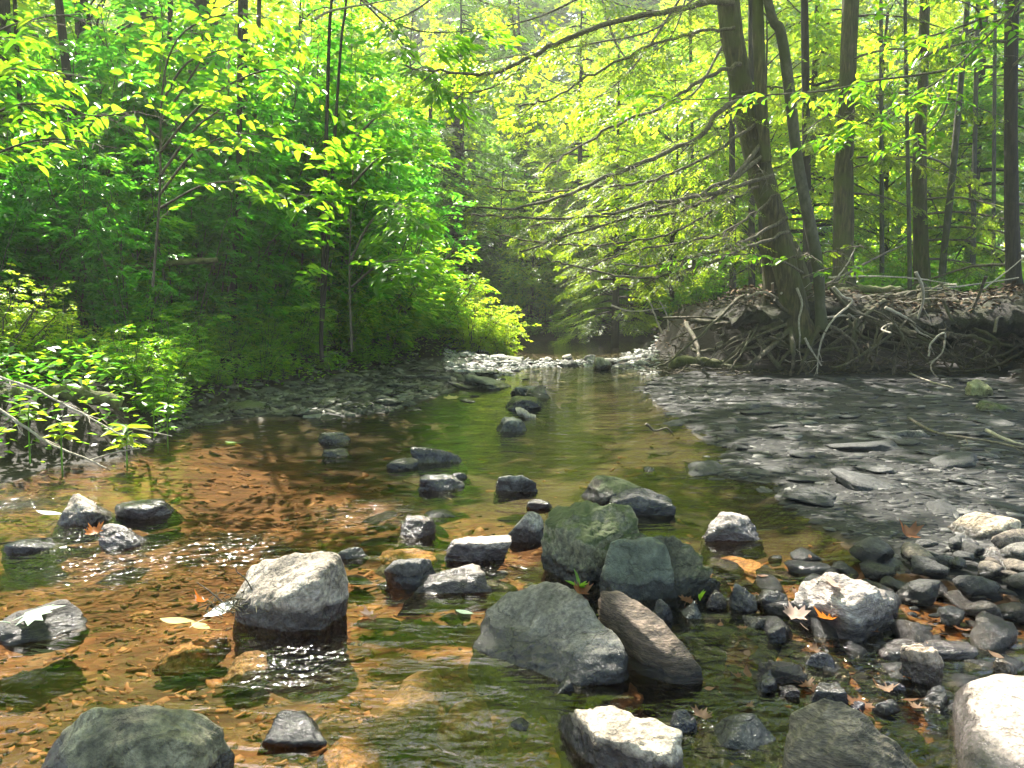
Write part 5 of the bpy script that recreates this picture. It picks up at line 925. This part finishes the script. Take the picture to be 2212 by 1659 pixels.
S('dead_branch', 'pale stick beside the small black rounded stone', 'branch', [(870, 1012), (895, 1022), (930, 1032), (975, 1050)], 5, None, 'stick', zoff=.1)
S('dead_branch', 'bare stick at the top edge left of centre', 'branch', [(680, 40), (720, 22), (800, 8), (900, -10)], 6, 8.5, 'stick', twigs=3)
S('dead_branch', 'short stick poking from the left gravel', 'branch', [(770, 872), (800, 840)], 6, 10.6, 'stick')
S('plant_stalk', 'dry upright plant stalk with joints before the big dark layered slab', 'stalk', [(1725, 1670), (1722, 1600), (1728, 1540)], 5, 1.72, 'stick', twigs=3)
S('plant_stalk', 'second dry stalk bending right across the layered slab', 'stalk', [(1690, 1690), (1720, 1640), (1770, 1635), (1790, 1650)], 5, 1.68, 'stick', twigs=3)
S('dead_branch', 'thin twig arching from the debris at the pale tan boulder', 'branch', [(545, 1275), (530, 1250), (512, 1235), (510, 1222)], 4, 2.52, 'twig')
S('dead_branch', 'straight twig pointing up left from the debris by the pale tan boulder', 'branch', [(480, 1300), (450, 1275), (425, 1258)], 4, 2.5, 'twig')
S('dead_branch', 'pale twig on the crest of the broad pink grey boulder', 'branch', [(1765, 1262), (1775, 1255), (1830, 1280)], 5, 2.44, 'stick')

# ------------------------------------------------------------------ fallen leaves and little plants
MT['lf_orange'] = plain('orange_leaf', (.42, .13, .02), .5, (.6, .2, .03)); MT['lf_brown'] = plain('brown_leaf', (.12, .05, .02), .5, (.4, .12, .02)); MT['lf_pale'] = plain('pale_green_leaf', (.42, .55, .40), .35, (.3, .4, .2)); MT['lf_white'] = plain('bleached_leaf', (.68, .68, .62), .4, (.3, .3, .25)); MT['lf_pink'] = plain('pinkish_dead_leaf', (.46, .32, .26), .6, (.4, .25, .18)); MT['lf_yellow'] = plain('yellow_leaf', (.38, .32, .07), .5, (.4, .35, .05)); MT['lf_green'] = plain('fresh_leaf', (.09, .2, .02), .4, (.3, .55, .03))
MT['lf_dull'] = plain('dull_brown_leaf', (.16, .09, .05), .7, (.2, .1, .04)); MAPLE = [(0, -.5), (.06, -.18), (.42, -.34), (.36, -.12), (.72, .02), (.5, .14), (.56, .34), (.28, .26), (.22, .5), (.12, .42), (0, .8), (-.12, .42), (-.22, .5), (-.28, .26), (-.56, .34), (-.5, .14), (-.72, .02), (-.36, -.12), (-.42, -.34), (-.06, -.18)]
OVAL = [(0, -.5), (.1, -.3), (.19, -.05), (.2, .15), (.12, .38), (0, .55), (-.12, .38), (-.2, .15), (-.19, -.05), (-.1, -.3)]
def on_rock(label, px, py, lift=.006):      # the spot on that stone under the line of sight
    o = [q for q in C.objects if q.get('label') == label][0]; V = np.array([v.co[:] for v in o.data.vertices]) + np.array(o.location)
    for z in np.arange(.5, 0, -.004):
        g0 = G(px, py, z); k = np.hypot(V[:, 0] - g0[0], V[:, 1] - g0[1]) < .035
        if k.any() and V[k, 2].max() >= z: return g0 + np.array([0, 0, lift])
    return G(px, py, .05)
TRI = 'large rough grey triangular boulder with wet speckled foot, left of the leaning slab'
def leaf(label, mat, at, size, yaw=0, pitch=0, roll=0, curl=.35, outline=MAPLE, name='maple_leaf', cat='leaf'):
    o2 = np.array(outline); rings = [o2 * f for f in (.33, .66, 1.0)]; V = np.vstack([[[0, 0]]] + rings); n = len(o2); r = np.linalg.norm(V, axis=1)
    z = curl * r ** 2 * (1 + .5 * np.sin(3 * np.arctan2(V[:, 1], V[:, 0]) + yaw)) - .05 * np.abs(V[:, 0]); V = np.c_[V, z] * size
    th = .004 * size; mb = MB(); i = np.arange(n); j = (i + 1) % n; tri = np.stack([0 * i, 1 + i, 1 + j], -1)
    Vb = V - [0, 0, max(.0006, th)]
    mb.add(V, tri); b0 = mb.n - len(V)
    for k in range(2): mb.f.append(np.stack([1 + k * n + i, 1 + (k + 1) * n + i, 1 + (k + 1) * n + j, 1 + k * n + j], -1) + b0); mb.r.append(np.full(n, .5))
    tube(mb, catmull([[0, -.45 * size, V[1:, 2].min()], [0.03 * size, -.7 * size, .02 * size], [.1 * size, -.95 * size, .06 * size]], 8), np.full(8, .012 * size), 4)
    o = mb.build(name, MT[mat]); o.location = at; o.rotation_euler = (pitch, roll, yaw); return tag(o, label, cat)
leaf('big pale green maple leaf plastered on the dark wet mound stone', 'lf_pale', on_rock('dark wet mound stone wearing a big pale maple leaf', 70, 1330, .012), .125, -1.2, .22, .0, -.2)
leaf('orange maple leaf curled beside the rounded white grey stone', 'lf_orange', G(205, 1150, .075), .065, 1.0, .35, -.2, .9)
leaf('white bleached leaf folded at the foot of the pale tan boulder', 'lf_white', G(475, 1318, .04), .12, -.7, .25, .35, .3, OVAL, 'fallen_leaf')
leaf('long white leaf lying left of the pale boulder at the back of the left cluster', 'lf_white', G(110, 1108, .03), .15, 1.5, .1, 0, .1, OVAL, 'fallen_leaf')
leaf('long yellow leaf floating left of the bleached leaf', 'lf_yellow', G(385, 1340, .008), .13, 1.4, 0, 0, .05, OVAL, 'fallen_leaf')
leaf('short olive leaf floating just under the bleached leaf', 'lf_yellow', G(435, 1352, .008), .10, 1.0, 0, 0, .05, OVAL, 'fallen_leaf')
leaf('pinkish dead leaf standing between pale flat stone and sunlit boulder', 'lf_pink', G(1718, 1330, .05), .075, .2, .35, .1, .6)
leaf('rust orange crumpled leaf under the broad pink grey boulder', 'lf_orange', G(1790, 1338, .05), .07, 1.8, .1, .3, .9)
leaf('big dark brown curled maple leaf on the point of the gravel bar', 'lf_brown', G(1962, 1155, .07), .10, .5, .5, .1, .9)
leaf('pale floating leaf left of the triangular boulder', 'lf_pale', G(1005, 1322, .006), .075, 1.1, 0, 0, .05, OVAL, 'fallen_leaf')
leaf('brown withered leaf cupped on top of the triangular boulder', 'lf_brown', on_rock(TRI, 1255, 1285), .05, .4, .2, .2, 1.2)
leaf('rusty leaf by the foot of the pale tan boulder on its right', 'lf_brown', G(800, 1330, .0), .07, 2.2, .1, 0, .4)
leaf('curled purplish leaf in the debris left of the pale tan boulder', 'lf_brown', G(440, 1300, .04), .06, 2.8, .3, .2, .9)
leaf('pale leaf scrap stuck on the crest of the broad pink grey boulder', 'lf_pink', on_rock('broad pink grey boulder in full sun on the right with a curled leaf beneath', 1800, 1265), .07, 1.2, .3, .1, .3)
leaf('yellow leaf fallen on the riffle stones near the left gravel', 'lf_yellow', G(975, 860, .08), .14, .4, .2, 0, .2)
leaf('green leaf floating below the dark flat stone at left', 'lf_green', G(500, 955, .006), .12, 1.2, 0, 0, .05, OVAL, 'fallen_leaf')
DL = []
for k in range(6):
    o = leaf('brown dead leaf caught among the stones of the near right', ('lf_brown', 'lf_brown', 'lf_dull')[k % 3], (0, 0, 0), 1.0, 0, 0, 0, .15 + .09 * k, MAPLE if k % 2 else OVAL, 'fallen_leaf'); o['group'] = 'dead leaves among the near right stones'; DL.append(o)
for k in range(34):
    o = DL[k] if k < 6 else DL[k % 6].copy()
    if k >= 6: C.objects.link(o)
    g0 = G(rng.uniform(1450, 2150), rng.uniform(1200, 1620)); o.location = (g0[0], g0[1], max(H(g0[0], g0[1]), 0) + rng.uniform(.004, .03)); s_ = rng.uniform(.03, .06); o.scale = (s_, s_ * rng.uniform(.7, 1), s_); o.rotation_euler = (rng.normal(0, .15), rng.normal(0, .15), rng.uniform(0, 6.28))
def tuft(label, base, n, L, wd, mat, name, cat, spread=.7, lift=1.0):
    mb = MB(); a = rng.uniform(0, 6.28, n); d = np.stack([np.cos(a) * spread, np.sin(a) * spread, lift * rng.uniform(.4, 1, n)], -1)
    leaves(mb, np.zeros((n, 3)), d, np.tile([[0, 0, 1.0]], (n, 1)) + rng.normal(0, .2, (n, 3)), L * rng.uniform(.6, 1.2, n), wd, LEAF2)
    o = mb.build(name, MT[mat], smooth=False); o.location = base; return tag(o, label, cat)
tuft('bright green sprout growing from the top of the triangular boulder', on_rock(TRI, 1252, 1275), 6, .06, .012, 'lf_green', 'sprout', 'plant')
tuft('single green shoot behind the pale greenish faceted stone', G(1512, 1298, .05), 3, .06, .012, 'lf_green', 'sprout', 'plant', .25)
def seedling(label, px, py, Y, h, leaf_l, mat, whorls=3, lw=.3):
    b0 = P(px, py, Y); root = empty('seedling', b0, label, 'plant'); mb = MB(); tube(mb, catmull([[0, 0, -.25], [.01, 0, h * .5], [.02, .01, h]], 8), np.linspace(.006, .003, 8), 5); mb.build('stem', MT['lf_green'], root)
    mb = MB()
    for k in range(whorls):
        n = 6; a = rng.uniform(0, 6.28) + np.arange(n) * 6.28 / n; z = h * (1 - k * .3); leaves(mb, np.tile([[.015, 0, z]], (n, 1)), np.stack([np.cos(a), np.sin(a), rng.uniform(-.3, .25, n)], -1), np.tile([[0, 0, 1.0]], (n, 1)) + rng.normal(0, .1, (n, 3)), leaf_l * rng.uniform(.7, 1.2, n), leaf_l * lw, LEAF2)
    mb.build('foliage', MT[mat], root, smooth=False); return root
seedling('pale seedling with whorled pointed leaves at the edge of the left water', 272, 985, 5.1, .2, .16, 'leaf_bush')
seedling('small plant with round leaves hanging over the left bank foot', 360, 930, 5.7, .2, .09, 'leaf_mid', 4, .5)
seedling('small sunlit plant among the bare twigs on the left bank', 130, 960, 4.9, .14, .10, 'leaf_yellow', 3, .45)
seedling('green seedling behind the bare twigs on the left bank', 60, 930, 5.0, .18, .10, 'leaf_bush', 3, .5)
seedling('seedling growing in front of the half hidden mossy log', 330, 880, 6.0, .25, .11, 'leaf_mid', 4, .45)
mb = MB(); cen = G(520, 1318, .03)
for _ in range(60):
    q = cen + np.array([rng.normal(0, .07), rng.normal(-.0, .03), abs(rng.normal(.0, .025))]); a = rng.uniform(0, 6.28); L = rng.uniform(.03, .10); tube(mb, np.array([q, q + [math.cos(a) * L * .5, math.sin(a) * L * .3, .012], q + [math.cos(a) * L, math.sin(a) * L * .6, rng.normal(0, .01)]]), [.0025, .002, .001], 4)
tag(mb.build('flood_debris', MT['root']), 'rootlets and shreds caught against the pale tan boulder', kind='stuff')

# ground cover and leaf litter
def cover(name, n, test, L, W, mat, label, zmax, reg, shape=LEAF1, flat=.35):
    x = rng.uniform(reg[0], reg[1], n); y = reg[2] + (reg[3] - reg[2]) * rng.random(n) ** 1.3; k = test(x, y); x, y = x[k], y[k]; n = len(x)
    z = height(x, y, False) + rng.uniform(.005, zmax, n); a = rng.uniform(0, 6.28, n); mb = MB()
    leaves(mb, np.stack([x, y, z], -1), np.stack([np.cos(a), np.sin(a), rng.normal(0, flat, n)], -1), np.stack([rng.normal(0, flat, n), rng.normal(0, flat, n), np.ones(n)], -1), L * rng.uniform(.6, 1.3, n), W * rng.uniform(.6, 1.3, n), shape)
    return tag(mb.build(name, MT[mat], smooth=False), label, kind='stuff')
cover('ground_cover', 18000, lambda x, y: sdist(x, y, LBANK) > .25, .10, .05, 'leaf_dark', 'low green plants covering the left bank', .3, (-9, 0, 4.8, 22))
cover('bank_herbs', 19000, lambda x, y: (sdist(x, y, LBANK) > -.12) & (sdist(x, y, LBANK) < 1.2), .085, .034, 'leaf_bright', 'low herbs along the foot of the left bank', .34, (-6, 0, 4.7, 19))
MT['litter'] = flakemat('leaf_litter', [(.03, .018, .010), (.09, .055, .03), (.17, .115, .07), (.06, .035, .018)], .8)
cover('leaf_litter', 14000, lambda x, y: np.maximum(sdist(x, y, RBANK), sdist(x, y, FBANK)) > .1, .09, .06, 'litter', 'brown leaf litter on the right bank', .03, (0, 14, 9, 27))
n = 2600; xa = rng.uniform(3.4, 9.2, n); ya = rng.uniform(11.2, 13.6, n); ti = (xa - lo_[0]) / (hi_[0] + .6 - lo_[0]); q = (ya - (12.45 + .25 * np.sin(ti * 5) - .5 * ti)) / 1.05; k = (np.abs(q) < .95) & (ti > .03)
za = .95 + .12 * np.sin(ti * 9) + .32 * np.sqrt(np.clip(1 - q ** 2, 0, 1)) + rng.uniform(-.02, .09, n); xa, ya, za = xa[k], ya[k], za[k]; n = len(xa); a = rng.uniform(0, 6.28, n); mb = MB()
leaves(mb, np.stack([xa, ya, za], -1), np.stack([np.cos(a), np.sin(a), rng.normal(0, .4, n)], -1), np.stack([rng.normal(0, .5, n), rng.normal(0, .5, n), np.ones(n)], -1), rng.uniform(.05, .13, n), rng.uniform(.03, .08, n), LEAF1)
tag(mb.build('leaf_litter', MT['litter'], smooth=False), 'brown leaf litter over the undercut root shelf', kind='stuff')
cover('forest_herbs', 30000, lambda x, y: (sdist(x, y, RBANK) > 2.5) | (sdist(x, y, FBANK) > -.05), .14, .08, 'leaf_mid', 'low green plants on the wood floor beyond the creek', .5, (-8, 20, 12, 34))

# ------------------------------------------------------------------ unseen leaves added over the creek to shade it, parented to named trees
n = 52000
gx_ = rng.uniform(-11, 10, n); gy_ = rng.uniform(-.5, 16.5, n)
z = (3.9 + .67 * gy_) * 1.0 + rng.uniform(.2, 3.2, n); z = np.maximum(z, 6.3)
pts = np.stack([gx_ + SUN[0] / SUN[2] * z, gy_ + SUN[1] / SUN[2] * z, z], -1)
clump = fbm(np.stack([gx_ * .9, gy_ * .9, 0 * gx_], -1), 3, 77); keep = (clump > -.42) & ~((gx_ < -1.5) & (gy_ > 6) & (rng.random(n) < .65)) & ~((gy_ > 14) & (np.abs(gx_ + 1) < 5) & (rng.random(n) < .4))
for c, r in zip(LC, LR):
    dv = pts - c; dd = np.linalg.norm(dv - (dv @ SUN)[:, None] * SUN, axis=1); keep &= ~((dd < r * (.9 + .2 * rng.random(n))) & (rng.random(n) < .985))
rear = np.stack([rng.uniform(-13, 13, 10000), rng.uniform(-14, 7.5, 10000), rng.uniform(6.5, 10.5, 10000)], -1); kr = fbm(rear * [.5, .5, 0], 3, 12) > -.35  # leaves added above and behind the camera to deepen the shade
for c, r in zip(LC, LR):
    dv = rear - c; kr &= ~(np.linalg.norm(dv - (dv @ SUN)[:, None] * SUN, axis=1) < r)
pts = np.concatenate([pts[keep], rear[kr]]); n = len(pts); print('canopy leaves', n)
owner = ['l1', 'l3', 'lean', 'black', 'furrow']; tops = np.array([right_trees[k][1][-1] for k in owner])
who = np.argmin(np.linalg.norm((pts[:, None] - tops[None])[..., :2], axis=-1), axis=1)
for i, k in enumerate(owner):
    q = pts[who == i]
    if len(q) < 20: continue
    root, pth, rad = right_trees[k]; org = np.array(root.location); a = rng.uniform(0, 6.28, len(q)); mb = MB()
    leaves(mb, q - org, np.stack([np.cos(a), np.sin(a), rng.normal(-.1, .25, len(q))], -1), np.stack([rng.normal(0, .35, len(q)), rng.normal(0, .35, len(q)), np.ones(len(q))], -1), rng.uniform(.16, .3, len(q)), rng.uniform(.1, .17, len(q)), LEAF1)
    mb.build('crown', MT['leaf_yellow'], root, smooth=False)  # unseen shading leaves, filed under the nearest trunk
    mb = MB()
    for _ in range(5):
        e = q[rng.integers(len(q))] + [0, 0, .15]; s = pth[-1] * .6 + pth[-6] * .4; kk = np.linspace(0, 1, 8)[:, None]; tube(mb, s + (e - s) * kk + np.array([0, 0, 1.2]) * np.sin(kk * 3.14) - org, np.linspace(.035, .01, 8), 5, cap=False)
    mb.build('limb', MT['twig'], root)

# ------------------------------------------------------------------ the misty air
mb = MB(); V = np.array([[x_, y_, z_] for x_ in (-90, 90) for y_ in (-20, 125) for z_ in (-3, 45)], float)
mb.add(V, np.array([[0, 1, 3, 2], [4, 6, 7, 5], [0, 4, 5, 1], [2, 3, 7, 6], [0, 2, 6, 4], [1, 5, 7, 3]]))
m, t, N, Lk = newmat('haze'); pv = N('VolumePrincipled'); pv.inputs['Color'].default_value = (.95, 1, .88, 1); pv.inputs['Density'].default_value = .0019; pv.inputs['Anisotropy'].default_value = .3
ou = N('OutputMaterial'); Lk(pv.outputs[0], ou.inputs['Volume'])
tag(mb.build('haze', m, smooth=False), 'thin pale mist between the trees', kind='stuff')
